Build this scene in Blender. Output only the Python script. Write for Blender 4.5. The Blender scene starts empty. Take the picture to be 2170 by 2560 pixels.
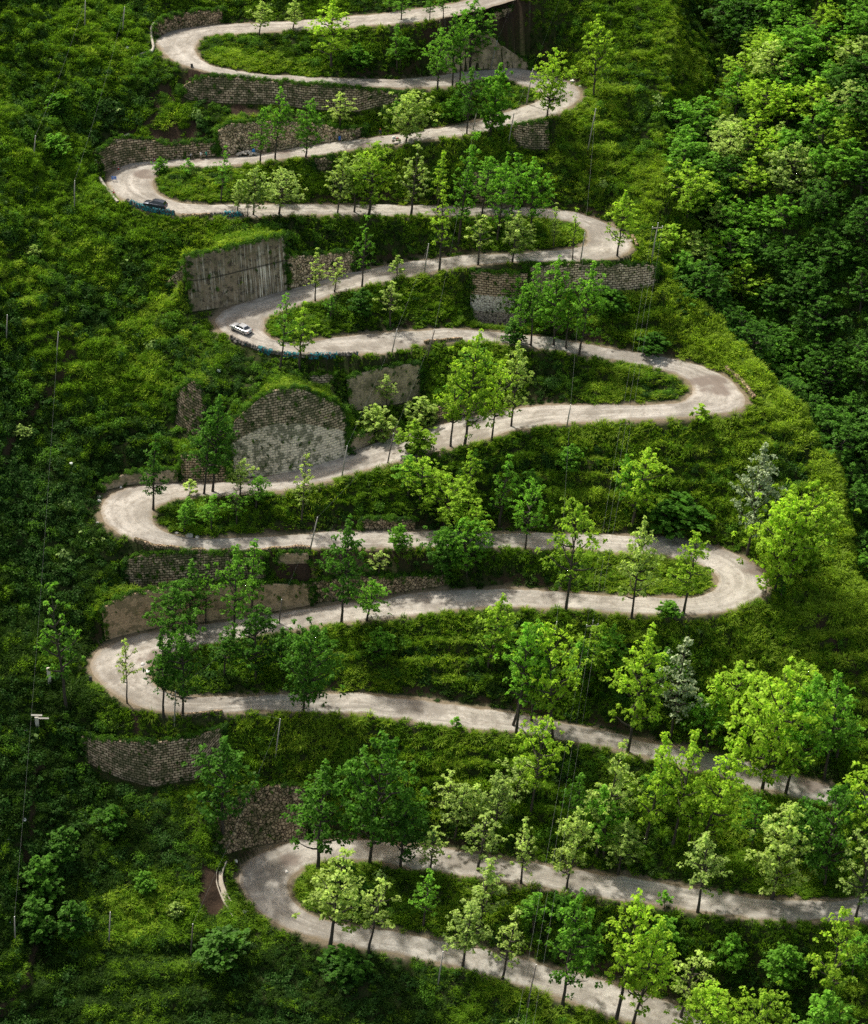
import bpy, math, random, re
import numpy as np

random.seed(5)
RNG = np.random.default_rng(11)
scene = bpy.context.scene
COL = scene.collection

# ------------------------------------------------------------------ camera (a long lens on the opposite hillside)
W, H = 2170.0, 2560.0
PITCH, VFOV, DIST = math.radians(31), math.radians(26), 396.0
FOC = (H / 2) / math.tan(VFOV / 2)
CAM = np.array([0, -DIST * math.cos(PITCH), DIST * math.sin(PITCH)])
FW = np.array([0, math.cos(PITCH), -math.sin(PITCH)])
UP = np.array([0, math.sin(PITCH), math.cos(PITCH)])
RT = np.array([1.0, 0, 0])
SLOPE = 0.53


def ray(p):
    p = np.asarray(p, float)
    return FW + ((p[..., 0:1] - W / 2) / FOC) * RT - ((p[..., 1:2] - H / 2) / FOC) * UP


def at_height(p, z):
    d = ray(p)
    t = (np.asarray(z) - CAM[2]) / d[..., 2]
    return CAM + d * t[..., None]


def on_plane(p):
    d = ray(p)
    t = (SLOPE * CAM[1] - CAM[2]) / (d[..., 2] - SLOPE * d[..., 1])
    return CAM + d * t[..., None]


def project(X):
    v = np.asarray(X, float) - CAM
    z = v @ FW
    return np.stack([W / 2 + FOC * (v @ RT) / z, H / 2 - FOC * (v @ UP) / z], -1)


# measured survey sheets: (origin x, origin y, scale)
SHEET = {'A': (200, 0, 2.52), 'B': (800, 0, 2.52), 'C': (200, 400, 2.52), 'D': (800, 400, 2.52), 'E': (1300, 640, 2.52),
         'F': (200, 860, 2.52), 'G': (800, 860, 2.52), 'H': (1400, 1200, 2.52), 'I': (200, 1340, 2.52),
         'J': (800, 1340, 2.52), 'K': (1470, 1640, 2.52), 'L': (500, 1900, 2.52), 'M': (1100, 2000, 2.52),
         'Z': (0, 0, 1.0), '1': (0, 0, 1.626), '2': (1085, 0, 1.626), '3': (0, 560, 1.626), '4': (1085, 560, 1.626),
         '5': (0, 1200, 1.626), '6': (1085, 1200, 1.626), '7': (0, 1840, 1.626), '8': (1085, 1840, 1.626)}


def pt(s, tile=None):
    t = tile or s[0]
    if tile is None:
        s = s[1:]
    x, y = map(float, s.split(','))
    ox, oy, k = SHEET[t]
    return (ox + x / k, oy + y / k)


def pts(s):
    """'A470,160 520,120 B0,3' -> pixel list; a sheet letter stays in force until the next."""
    out, t = [], None
    for w in s.split():
        if w[0] in SHEET and not (t and w[0].isdigit() and w.count(',') == 1 and w[0] not in 'ABCDEFGHIJKLMZ'):
            t = w[0]; w = w[1:]
        out.append(pt(w, t))
    return np.array(out)


# ------------------------------------------------------------------ noise
def hash2(ix, iy, seed):
    n = (ix.astype(np.int64) * 374761393 + iy.astype(np.int64) * 668265263 + seed * 974634777) & 0x7fffffff
    n = ((n ^ (n >> 13)) * 1274126177) & 0x7fffffff
    n = n ^ (n >> 16)
    return (n & 0xffff) / 65535.0


def vnoise(x, y, seed=0):
    ix, iy = np.floor(x), np.floor(y)
    fx, fy = x - ix, y - iy
    fx = fx * fx * fx * (fx * (fx * 6 - 15) + 10); fy = fy * fy * fy * (fy * (fy * 6 - 15) + 10)
    ix = ix.astype(np.int64); iy = iy.astype(np.int64)
    a = hash2(ix, iy, seed); b = hash2(ix + 1, iy, seed); c = hash2(ix, iy + 1, seed); d = hash2(ix + 1, iy + 1, seed)
    return (a * (1 - fx) + b * fx) * (1 - fy) + (c * (1 - fx) + d * fx) * fy


def fbm(x, y, scale, seed=0, octs=3):
    v, amp, tot = 0, 1.0, 0
    for o in range(octs):
        v = v + amp * vnoise(x / scale * 2 ** o + 17.3 * o, y / scale * 2 ** o - 9.1 * o, seed + o)
        tot += amp; amp *= 0.5
    return v / tot * 2 - 1


def sstep(a, b, x):
    t = np.clip((x - a) / (b - a), 0, 1)
    return t * t * (3 - 2 * t)


# ------------------------------------------------------------------ the road: edges as surveyed, height eased along the run
PAIRS = """1480,-98 1520,-68;1300,-45 1340,-18;1190,-6 1232,12;1120,8 1130,40;1038,22 1046,55;919,36 919,64;795,48 795,73;676,55 676,78;557,60 557,84;478,67 517,87;422,77 502,96;394,95 488,113;390,115 490,129;410,137 505,149;454,161 529,163;529,183 581,175;636,195 656,186;756,204 763,192;900,214 900,196;998,219 990,198;1054,219 1046,194;1117,216 1102,188;1173,206 1157,175;1221,190 1197,165;1256,194 1244,165;1284,204 1308,171;1320,216 1367,183;1348,228 1419,202;1356,238 1455,226;1350,250 1455,246;1316,264 1419,274;1276,276 1371,292;1229,290 1280,313;1177,304 1197,329;1117,315 1125,343;1046,327 1054,351;959,339 971,363;879,349 887,371;800,357 800,387;736,369 748,391;676,381 656,405;597,391 577,413;517,397 517,417;438,399 458,413;359,403 406,417;303,411 394,433;271,431 383,452;267,452 387,472;279,478 402,488;307,502 434,500;359,520 470,508;418,532 510,511;478,539 557,511;597,540 637,510;756,536 756,509;919,537 919,511;1038,537 1038,513;1157,537 1157,515;1276,539 1276,516;1356,544 1356,520;1407,548 1435,529;1443,557 1500,545;1471,585 1552,578;1471,598 1590,608;1451,616 1560,645;1395,624 1451,654;1316,630 1356,652;1237,634 1276,654;1177,638 1197,660;1098,644 1110,674;1018,654 1022,690;939,666 931,710;860,682 848,727;775,708 795,749;716,725 728,767;637,745 684,785;565,767 660,801;531,789 656,817;537,809 664,835;557,831 684,848;593,848 712,856;644,868 756,856;704,882 807,848;775,887 850,841;879,887 895,835;971,882 959,829;1038,864 1038,824;1078,854 1100,821;1157,848 1180,821;1237,856 1260,828;1316,864 1340,839;1395,874 1420,849;1459,888 1498,866;1546,898 1598,880;1629,916 1677,894;1681,932 1756,912;1721,950 1816,940;1737,969 1856,977;1729,989 1875,1001;1697,1005 1856,1025;1637,1009 1776,1037;1538,1012 1637,1049;1459,1011 1498,1051;1360,1010 1379,1061;1276,1019 1296,1070;1217,1029 1217,1098;1157,1043 1149,1114;1078,1062 1068,1132;1018,1082 979,1158;919,1110 899,1179;860,1134 800,1207;800,1152 756,1217;716,1177 676,1229;637,1195 597,1237;577,1202 517,1239;498,1203 454,1243;398,1207 406,1257;319,1215 383,1273;271,1231 379,1289;250,1257 383,1304;246,1281 402,1324;252,1302 430,1336;279,1326 470,1344;331,1348 517,1347;398,1366 577,1345;478,1375 617,1342;569,1378 676,1339;676,1372 740,1335;775,1370 800,1330;879,1369 890,1328;998,1369 998,1326;1117,1368 1117,1326;1237,1367 1237,1329;1371,1368 1367,1333;1519,1377 1519,1337;1638,1385 1638,1337;1686,1394 1717,1345;1737,1402 1777,1359;1773,1422 1837,1383;1789,1446 1900,1414;1789,1466 1920,1446;1773,1482 1920,1474;1737,1492 1888,1502;1698,1494 1829,1523;1638,1492 1757,1537;1579,1490 1658,1537;1519,1486 1539,1529;1440,1482 1432,1519;1356,1473 1356,1519;1276,1468 1276,1515;1197,1469 1217,1515;1117,1473 1117,1527;1038,1481 1018,1538;959,1497 919,1552;860,1507 820,1560;795,1515 756,1570;716,1527 656,1586;637,1538 577,1600;557,1550 517,1610;478,1564 458,1622;398,1574 410,1634;339,1586 379,1653;279,1602 371,1673;240,1622 375,1697;222,1646 398,1721;224,1673 430,1735;244,1705 460,1740;279,1733 480,1741;327,1757 490,1741;379,1775 510,1741;458,1784 540,1740;537,1779 590,1739;637,1775 670,1736;716,1775 740,1733;820,1777 840,1732;899,1782 909,1733;998,1796 1018,1743;1117,1812 1125,1757;1197,1820 1217,1771;1288,1827 1316,1788;1395,1843 1415,1808;1475,1857 1500,1822;1569,1882 1575,1842;1617,1894 1629,1852;1740,1922 1752,1876;1859,1957 1871,1904;1970,1989 1986,1936;2097,2014 2121,1978;2200,2035 2225,2002;2280,2060 2340,2030;2320,2110 2440,2080;2325,2170 2450,2190;2290,2215 2400,2280;2230,2236 2270,2305;2170,2242 2190,2305;2069,2249 2080,2302;1946,2249 1946,2297;1805,2230 1805,2289;1695,2210 1735,2274;1596,2194 1656,2262;1497,2183 1537,2246;1398,2167 1417,2226;1298,2151 1298,2206;1199,2135 1209,2194;1100,2119 1095,2180;996,2106 976,2158;897,2098 897,2148;817,2098 827,2150;738,2100 778,2160;679,2114 742,2178;631,2138 722,2202;603,2170 722,2229;599,2202 738,2257;611,2241 770,2281;639,2273 810,2297;687,2305 857,2311;746,2333 917,2319;817,2352 976,2327;897,2368 1036,2335;996,2382 1115,2352;1095,2406 1180,2363;1160,2419 1215,2370;1259,2446 1300,2396;1378,2486 1398,2421;1457,2514 1497,2444;1537,2542 1576,2472;1600,2565 1650,2496;1700,2602 1730,2526;1830,2650 1850,2570;1960,2700 1980,2620"""
PR = np.array([[tuple(map(float, q.split(','))) for q in s.split()] for s in PAIRS.split(';')])
cen = PR.mean(1)
q0 = on_plane(cen)
s0 = np.r_[0, np.cumsum(np.hypot(*np.diff(q0[:, :2], axis=0).T))]
ss = np.arange(0, s0[-1], 1.0)
zs = np.interp(ss, s0, q0[:, 2])
kern = np.exp(-.5 * (np.arange(-150, 151) / 45.) ** 2); kern /= kern.sum()
zs = np.convolve(np.r_[2 * zs[0] - zs[150:0:-1], zs, 2 * zs[-1] - zs[-2:-152:-1]], kern, 'valid')
zc = np.interp(s0, ss, zs)
ER, EL = at_height(PR[:, 0], zc), at_height(PR[:, 1], zc)


def catmull(P, n):
    out = []
    for i in range(len(P) - 1):
        p0, p1, p2, p3 = P[max(i - 1, 0)], P[i], P[i + 1], P[min(i + 2, len(P) - 1)]
        for k in range(n):
            t = k / n
            out.append(.5 * ((2 * p1) + (p2 - p0) * t + (2 * p0 - 5 * p1 + 4 * p2 - p3) * t * t + (3 * p1 - p0 - 3 * p2 + p3) * t ** 3))
    out.append(P[-1])
    return np.array(out)


def smooth(P, s):
    r = min(int(3 * s) + 1, len(P) - 1)
    k = np.exp(-.5 * (np.arange(-r, r + 1) / s) ** 2); k /= k.sum()
    Q = np.concatenate([2 * P[0] - P[r:0:-1], P, 2 * P[-1] - P[-2:-r - 2:-1]])
    return np.stack([np.convolve(Q[:, j], k, 'valid') for j in range(P.shape[1])], 1)


rr, ll = smooth(catmull(ER, 14), 7), smooth(catmull(EL, 14), 7)
mid = (rr + ll) / 2
sa = np.r_[0, np.cumsum(np.linalg.norm(np.diff(mid, axis=0), axis=1))]
SL = np.arange(0, sa[-1], .4)
RR = np.stack([np.interp(SL, sa, rr[:, j]) for j in range(3)], 1)
LL = np.stack([np.interp(SL, sa, ll[:, j]) for j in range(3)], 1)
MID = (RR + LL) / 2
PIXMID = project(MID)
# run number (1 = topmost) from the order of the hairpins along the route
turn_px = [(440, 120), (1405, 235), (327, 462), (1530, 600), (593, 810), (1802, 985), (316, 1285), (1850, 1456), (310, 1683), (2385, 2150), (665, 2215)]
tidx = [int(np.argmin(np.hypot(PIXMID[:, 0] - a, PIXMID[:, 1] - b))) for a, b in turn_px]
RUN = np.searchsorted(np.array(tidx), np.arange(len(SL))) + 1

# ------------------------------------------------------------------ terrain grid
STEP = 0.5
X0, X1, Y0, Y1 = -130.0, 130.0, -122.0, 180.0
gx = np.arange(X0, X1 + STEP / 2, STEP); gy = np.arange(Y0, Y1 + STEP / 2, STEP)
NX, NY = len(gx), len(gy)
edge_px = np.array([(1650, -60), (1665, 60), (1660, 200), (1645, 330), (1630, 470), (1625, 560), (1668, 660), (1765, 760), (1850, 850), (1900, 960), (1985, 1040), (2065, 1140), (2100, 1270), (2112, 1420), (2230, 1560), (2420, 1750), (2700, 2100)], float)
EDGE = on_plane(edge_px)[:, :2]
EDGE = np.vstack([EDGE[0] + (EDGE[0] - EDGE[3]) * 3, EDGE])


def edge_dist(x, y):
    best = np.full(x.shape, 1e9); sign = np.ones(x.shape)
    for a, b in zip(EDGE[:-1], EDGE[1:]):
        d = b - a; l2 = d @ d
        t = np.clip(((x - a[0]) * d[0] + (y - a[1]) * d[1]) / l2, 0, 1)
        px, py = x - a[0] - t * d[0], y - a[1] - t * d[1]
        ds = np.hypot(px, py)
        cr = d[0] * (y - a[1]) - d[1] * (x - a[0])
        m = ds < best
        best = np.where(m, ds, best); sign = np.where(m, np.where(cr > 0, 1, -1), sign)
    return best * sign + 3.2 * fbm(x, y, 13, 411, 3)


crest = on_plane(np.array([(2300, -60), (2110, 60), (1960, 190), (1840, 330), (1750, 470)], float))[:, :2]


def crest_dist(x, y):
    best = np.full(x.shape, 1e9)
    for a, b in zip(crest[:-1], crest[1:]):
        d = b - a
        t = np.clip(((x - a[0]) * d[0] + (y - a[1]) * d[1]) / (d @ d), 0, 1)
        best = np.minimum(best, np.hypot(x - a[0] - t * d[0], y - a[1] - t * d[1]))
    return best


def base_height(x, y):
    z = SLOPE * y
    z = z + 0.72 * 5 * np.logaddexp(0, (-63 - x) / 5)
    t = edge_dist(x, y)
    tp = np.maximum(t, 0)
    drop = -np.minimum(tp, 10) * 1.45 * sstep(0, 2.5, tp) + np.clip(tp - 13, 0, 70) * 0.80
    z = z + drop
    z = z + 5.5 * np.exp(-(crest_dist(x, y) / 9) ** 2)
    lf = sstep(-38, -62, x)
    rot = x * .85 + y * .35                              # ribs and gullies running down the left slope
    z = z + lf * (5.0 * fbm(rot, y * .40, 15, 51, 2) + 2.2 * fbm(x, y, 8, 54, 2))
    z = z + 1.5 * fbm(x, y, 26, 3, 3) * sstep(0, 30, np.abs(t) + 18)
    return z


GX, GY = np.meshgrid(gx, gy)
TE = edge_dist(GX, GY)
BASE = base_height(GX, GY)

acc = np.zeros((NY, NX)); cnt = np.zeros((NY, NX))


def splat(x, y, z, a=None, c=None):
    a = acc if a is None else a; c = cnt if c is None else c
    ix = np.rint((x - X0) / STEP).astype(int); iy = np.rint((y - Y0) / STEP).astype(int)
    ok = (ix >= 0) & (ix < NX) & (iy >= 0) & (iy < NY)
    np.add.at(a, (iy[ok], ix[ok]), z[ok]); np.add.at(c, (iy[ok], ix[ok]), 1)


wid = np.linalg.norm(RR - LL, axis=1)
for e in np.linspace(0, 1, 60):
    p = RR + (LL - RR) * e
    splat(p[:, 0], p[:, 1], p[:, 2] - 0.12)
core = cnt > 0
for e in (.25, .5, .75, 1.0):
    for A_, B_ in ((RR, LL), (LL, RR)):
        p = A_ + (A_ - B_) / wid[:, None] * e
        splat(p[:, 0], p[:, 1], p[:, 2] - 0.12 - 0.05 * e)
roadmask = cnt > 0
CON = roadmask.copy()
VAL = np.where(CON, acc / np.maximum(cnt, 1), 0) - np.where(CON, BASE, 0)


def solve(con, val):
    levels = [(con.astype(float), np.where(con, val, 0))]
    while min(levels[-1][0].shape) > 24:
        c, v = levels[-1]
        ny, nx = (c.shape[0] + 1) // 2 * 2, (c.shape[1] + 1) // 2 * 2
        cp = np.zeros((ny, nx)); vp = np.zeros((ny, nx))
        cp[:c.shape[0], :c.shape[1]] = c; vp[:c.shape[0], :c.shape[1]] = v * c
        cs = cp[::2, ::2] + cp[1::2, ::2] + cp[::2, 1::2] + cp[1::2, 1::2]
        vs = vp[::2, ::2] + vp[1::2, ::2] + vp[::2, 1::2] + vp[1::2, 1::2]
        levels.append(((cs > 0).astype(float), np.where(cs > 0, vs / np.maximum(cs, 1e-9), 0)))
    d = np.zeros(levels[-1][0].shape)
    for li in range(len(levels) - 1, -1, -1):
        c, v = levels[li]
        if d.shape != c.shape:
            d = np.repeat(np.repeat(d, 2, 0), 2, 1)[:c.shape[0], :c.shape[1]]
        h = STEP * 2 ** li
        lam = h * h / 20.0 ** 2
        m = c > 0
        for _ in range(150 if li > 1 else 70):
            p = np.pad(d, 1, mode='edge')
            d = (p[:-2, 1:-1] + p[2:, 1:-1] + p[1:-1, :-2] + p[1:-1, 2:]) / (4 + lam)
            d[m] = v[m]
    return d


HZ = BASE + solve(CON, VAL)


def ground(x, y, g=None):
    g = HZ if g is None else g
    fx = np.clip((np.asarray(x) - X0) / STEP, 0, NX - 1.001); fy = np.clip((np.asarray(y) - Y0) / STEP, 0, NY - 1.001)
    ix, iy = fx.astype(int), fy.astype(int)
    fx, fy = fx - ix, fy - iy
    return (g[iy, ix] * (1 - fx) + g[iy, ix + 1] * fx) * (1 - fy) + (g[iy + 1, ix] * (1 - fx) + g[iy + 1, ix + 1] * fx) * fy


def cast(p, t0=250.0, t1=640.0):
    """Follow the sight line of each surveyed pixel until it meets the ground."""
    p = np.atleast_2d(np.asarray(p, float))
    d = ray(p)
    t = np.full(len(p), t0); hit = np.zeros(len(p), bool)
    while not hit.all() and t.min() < t1:
        X = CAM + d * t[:, None]
        below = X[:, 2] <= ground(X[:, 0], X[:, 1])
        hit |= below | (t >= t1)
        t = np.where(hit, t, t + 0.35)
    lo, hi = t - 0.35, t.copy()
    for _ in range(12):
        m = (lo + hi) / 2
        X = CAM + d * m[:, None]
        b = X[:, 2] <= ground(X[:, 0], X[:, 1])
        hi = np.where(b, m, hi); lo = np.where(b, lo, m)
    return CAM + d * hi[:, None]


def rise(B, vtop):
    """Height above each base point whose top is seen at image row vtop."""
    B = np.atleast_2d(B)
    k = (H / 2 - np.asarray(vtop)) / FOC
    v = B - CAM
    return (k * (v @ FW) - v @ UP) / (UP[2] - k * FW[2])

# ------------------------------------------------------------------ retaining walls: (label, style, known edge, top, foot, lean back)
WALLS = [
 ('rough dark rubble wall curving round the topmost left bend', 'rubble', 'foot', 'A470,170 520,122 600,95 750,76 900,65', 'A476,240 520,212 650,180 800,160 900,140', .12),
 ('long weathered block wall holding up the second road run', 'ashlar', 'top', 'A640,552 690,515 760,488 850,480 1100,505 1400,528 1764,555 B250,562 400,575 520,592', 'A640,600 690,622 760,630 850,636 1200,648 1500,680 1764,695 B250,688 420,650 520,612', .14),
 ('stained block wall round the outside of the third road bend', 'ashlar', 'foot', 'A135,960 200,912 280,880 460,890 560,915 770,898 860,900', 'A130,1090 180,1065 300,1032 480,1012 700,992 770,985 860,975', .12),
 ('pale rough stone wall with arched top behind three thin roadside trees', 'rubble_pale', 'foot', 'A870,835 950,792 1100,777 1300,772 1500,790 1640,812 1764,815 B150,815 280,803', 'A870,975 1100,958 1250,942 1500,900 1640,882 1764,880 B150,862 280,848', .15),
 ('small block wall under the third road run near the second right bend', 'ashlar', 'top', 'B1208,792 1300,782 1440,760', 'B1210,908 1300,932 1390,930', .12),
 ('short grey wall under the third road run behind a forked tree', 'rubble', 'top', 'A1480,1002 1590,990', 'A1475,1080 1590,1052', .12),
 ('brown block wall half hidden by trees above the fourth road run', 'ashlar', 'foot', 'B962,1105 1060,1075 1150,1062 1215,1090', 'B955,1272 1060,1270 1150,1262 1200,1262', .2),
 ('tall dark concrete wall with white lime streaks above the silver car', 'streaked', 'foot', 'C655,622 800,600 1000,552 1200,508 1312,490', 'C690,955 760,945 930,918 1150,862 1312,815', .08),
 ('lower pinkish stone wall continuing right of the tall streaked wall', 'rubble_pale', 'foot', 'C1318,600 1400,612 1560,598 1740,585', 'C1318,812 1500,762 1740,700', .1),
 ('pale stone buttress wing left of the tall streaked wall', 'rubble_pale', 'top', 'C560,770 600,715 650,650', 'C525,985 600,965 690,950', .3),
 ('tall banded block wall with a pale middle below the fifth road run', 'banded', 'top', 'D950,702 1100,712 1310,715', 'D970,1040 1100,1055 1320,1062', .1),
 ('long block wall curving under the fourth right bend', 'ashlar_pale', 'top', 'D1315,665 1420,668 E150,60 380,50 620,55 780,52 868,62', 'D1320,960 1420,900 E150,240 380,205 600,210 780,190 875,170', .12),
 ('grey plastered block wall below the sixth road run', 'concrete', 'top', 'G168,215 330,162 480,140 622,115', 'G210,412 340,392 480,365 625,330', .1),
 ('fragment of pale block wall under the netting-covered barrier', 'ashlar_pale', 'top', 'F1435,200 1600,192', 'F1440,242 1600,240', .1),
 ('huge round-topped block wall above the seventh road run', 'tiered', 'foot', 'F960,560 1060,465 1130,402 1220,352 1380,332 1480,360 1600,402 1645,450', 'F955,855 1060,842 1130,832 1220,822 1380,795 1480,768 1600,735 1700,700', .22),
 ('old overgrown block wall fragment on the left slope', 'ashlar', 'foot', 'F562,315 640,262 700,310 770,390', 'F590,480 650,545 710,585 785,610', .3),
 ('low cracked concrete wall at the right foot of the round-topped wall', 'concrete', 'foot', 'G150,590 230,585 350,550 520,510', 'G150,692 230,668 350,610 520,548', .08),
 ('low dark block wall behind the four tall trees of the seventh run', 'ashlar', 'foot', 'G700,430 800,375 950,365 1060,350', 'G700,500 800,468 950,435 1060,412', .12),
 ('low plain wall round the top of the fourth left bend', 'concrete', 'foot', 'F118,890 210,850 300,822 480,802 620,800', 'F125,925 210,905 300,885 480,872 620,868', .08),
 ('dark block wall behind the big bushy trees of the fourth left bend', 'ashlar', 'foot', 'F640,715 740,715 830,745 940,780', 'F640,866 740,864 830,860 940,858', .15),
 ('ivy-grown block wall under the eighth road run', 'ashlar', 'top', 'I275,160 400,115 600,108 800,108 1000,112 1160,115', 'I290,325 400,330 600,312 800,300 1000,290 1160,292', .12),
 ('long tan concrete wall above the ninth road run', 'tan', 'foot', 'I135,475 240,405 400,362 560,335 720,322 900,314 1200,312 1480,308', 'I160,655 240,628 400,590 560,560 720,545 900,520 1200,475 1480,425', .1),
 ('dark rubble wall extending the tan concrete wall to the right', 'rubble', 'foot', 'J-55,300 100,278 250,262 450,262 650,258 812,252', 'J-55,420 100,402 250,392 450,362 650,330 812,298', .1),
 ('short plastered wall hanging under the eighth road run', 'tan', 'top', 'I1240,112 1440,106', 'I1240,172 1440,166', .06),
 ('curved coursed block wall below the fifth left bend', 'ashlar', 'top', 'Z205,1840 279,1853 360,1856 438,1853 517,1833 555,1816', 'Z265,1892 300,1915 344,1938 406,1954 492,1936 552,1860', .15),
 ('domed rubble slope wall above the lowest left bend', 'rubble', 'foot', 'L130,430 230,350 380,275 450,258 560,248 680,262', 'L140,600 230,570 380,530 450,518 560,500 680,492', .45),
 ('low rubble wall above the eighth road run behind a spreading tree', 'rubble', 'foot', 'G270,1112 430,1110 600,1112', 'G270,1170 430,1168 600,1166', .1),
 ('cracked stepped wall above the second road run near its right bend', 'concrete', 'foot', 'B760,335 930,232 1010,205 1085,205 1110,265 1240,352 1330,402', 'B770,462 930,420 1010,408 1085,408 1110,408 1240,425 1330,438', .12),
 ('low stone wall under the top road run at its right end', 'rubble', 'top', 'B1085,78 1210,42', 'B1090,112 1222,62', .1),
]
WGEO = []
WLIM = []
con2, val2 = CON.copy(), VAL.copy()
acc2 = np.zeros((NY, NX)); cnt2 = np.zeros((NY, NX))
acc3 = np.zeros((NY, NX)); cnt3 = np.zeros((NY, NX))
wallmask = np.zeros((NY, NX)); wallm_c = np.zeros((NY, NX))
for label, style, ref, top, foot, lean in WALLS:
    tp, fp = pts(top), pts(foot)
    r_px, o_px = (tp, fp) if ref == 'top' else (fp, tp)
    cum = np.r_[0, np.cumsum(np.hypot(*np.diff(r_px, axis=0).T))]
    n = max(6, int(cum[-1] / 8))
    u = np.linspace(0, cum[-1], n)
    rp = np.stack([np.interp(u, cum, r_px[:, j]) for j in (0, 1)], 1)
    # other edge by arc fraction of its own control points
    k = np.interp(u / cum[-1], cum / cum[-1], np.linspace(0, 1, len(r_px)))
    ov = np.interp(np.interp(rp[:, 0], [rp[0, 0], rp[-1, 0]], [o_px[0, 0], o_px[-1, 0]]), o_px[:, 0], o_px[:, 1])
    R3 = cast(rp)
    R3 = smooth(R3, 1.5)
    tan = np.gradient(R3[:, :2], axis=0)
    tan = smooth(tan, 3); tan /= np.linalg.norm(tan, axis=1)[:, None] + 1e-9
    nor = np.stack([tan[:, 1], -tan[:, 0]], 1)
    flip = np.where(nor[:, 1] > .15, -1, 1)
    if np.mean(nor[:, 1]) > 0:
        nor = -nor
    hgt = np.abs(rise(R3, ov))
    hgt = np.clip(hgt, .3, 16)
    if ref == 'foot':
        F3 = R3.copy(); T3 = R3.copy(); T3[:, 2] += hgt; T3[:, :2] -= nor * (lean * hgt)[:, None]
    else:
        T3 = R3.copy(); F3 = R3.copy(); F3[:, 2] -= hgt; F3[:, :2] += nor * (lean * hgt)[:, None]
    WGEO.append((label, style, F3, T3, nor, hgt))
    WLIM.append((F3, nor, hgt, lean))
    m = 6
    Fd = np.concatenate([F3[:-1] + (F3[1:] - F3[:-1]) * i / m for i in range(m)]); Td = np.concatenate([T3[:-1] + (T3[1:] - T3[:-1]) * i / m for i in range(m)])
    Nd = np.concatenate([nor[:-1]] * m)
    for e in (.25, .6, 1.0):
        splat(Fd[:, 0] + Nd[:, 0] * e, Fd[:, 1] + Nd[:, 1] * e, Fd[:, 2] - .05, acc2, cnt2)
    for e in (.55, .9, 1.2):
        splat(Td[:, 0] - Nd[:, 0] * e, Td[:, 1] - Nd[:, 1] * e, Td[:, 2] - .05, acc3, cnt3)
    for e in np.linspace(-.6, 1.0, 5):
        for g in (0, .5, 1):
            P = Fd + (Td - Fd) * g
            splat(P[:, 0] + Nd[:, 0] * e, P[:, 1] + Nd[:, 1] * e, P[:, 2] * 0 + 1, wallmask, wallm_c)
wallmask = wallmask > 0
CONX = CON & ~((cnt2 > 0) & ~core)
w_only = (cnt2 > 0) & ~CONX
back = (cnt3 > 0) & ~CONX & ~w_only
con2 = CONX | w_only | back
val2 = np.where(w_only, acc2 / np.maximum(cnt2, 1) - BASE, VAL)
val2 = np.where(back, acc3 / np.maximum(cnt3, 1) - BASE, val2)
HZ = BASE + solve(con2, val2)


def spread(m, steps):
    """Chamfer distance (metres) from a mask, up to steps cells."""
    d = np.where(m, 0.0, 1e3)
    for _ in range(steps):
        p = np.pad(d, 1, mode='edge')
        d = np.minimum.reduce([d, p[:-2, 1:-1] + STEP, p[2:, 1:-1] + STEP, p[1:-1, :-2] + STEP, p[1:-1, 2:] + STEP,
                               p[:-2, :-2] + STEP * 1.41, p[2:, 2:] + STEP * 1.41, p[:-2, 2:] + STEP * 1.41, p[2:, :-2] + STEP * 1.41])
    return d


DR = spread(roadmask, 24)
DC = spread(core, 8)
DW = spread(wallmask, 12)
gyy, gxx = np.gradient(HZ, STEP)
# old field terraces and hummocks away from road and walls
far = sstep(1.2, 4.5, DR) * sstep(.5, 3, DW)
ph = HZ / 2.3 + .55 * fbm(GX, GY, 22, 40, 2)
fr = ph - np.floor(ph)
terr = (sstep(.40, .66, fr) - fr) * 2.3 * 1.15 * (1 - .6 * sstep(45, 80, GY)) * (.65 + .7 * vnoise(GX / 9, GY / 9, 303))
tmask = sstep(-.2, .2, fbm(GX, GY, 45, 77, 2) + .4 * sstep(-40, 10, GX)) * sstep(0, -8, TE)
HZ = HZ + far * (terr * tmask + .85 * fbm(GX, GY, 5.5, 9, 3) + .45 * fbm(GX, GY, 2.1, 21, 2))
# nothing may bury a wall's face: cut the ground back in front of it
LIM = np.full((NY, NX), 1e9)
for F3, nor, hgt, lean in WLIM:
    m = 8
    Fd = np.concatenate([F3[:-1] + (F3[1:] - F3[:-1]) * i / m for i in range(m)]); Nd = np.concatenate([nor[:-1]] * m); Hd = np.concatenate([hgt[:-1]] * m)
    for q in np.arange(-3.2, 2.61, .2):
        ok = q > -lean * Hd - .1
        lim = Fd[:, 2] + np.maximum(0, (-q - .3) / max(lean, .03)) + max(0, q - 1.0) * .55
        x = Fd[:, 0] + Nd[:, 0] * q; y = Fd[:, 1] + Nd[:, 1] * q
        ix = np.rint((x - X0) / STEP).astype(int)[ok]; iy = np.rint((y - Y0) / STEP).astype(int)[ok]
        g_ = (ix >= 0) & (ix < NX) & (iy >= 0) & (iy < NY)
        np.minimum.at(LIM, (iy[g_], ix[g_]), lim[ok][g_])
HZ = np.where(core, HZ, np.minimum(HZ, LIM))
gyy, gxx = np.gradient(HZ, STEP)
STEEP = np.hypot(gxx, gyy)

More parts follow.
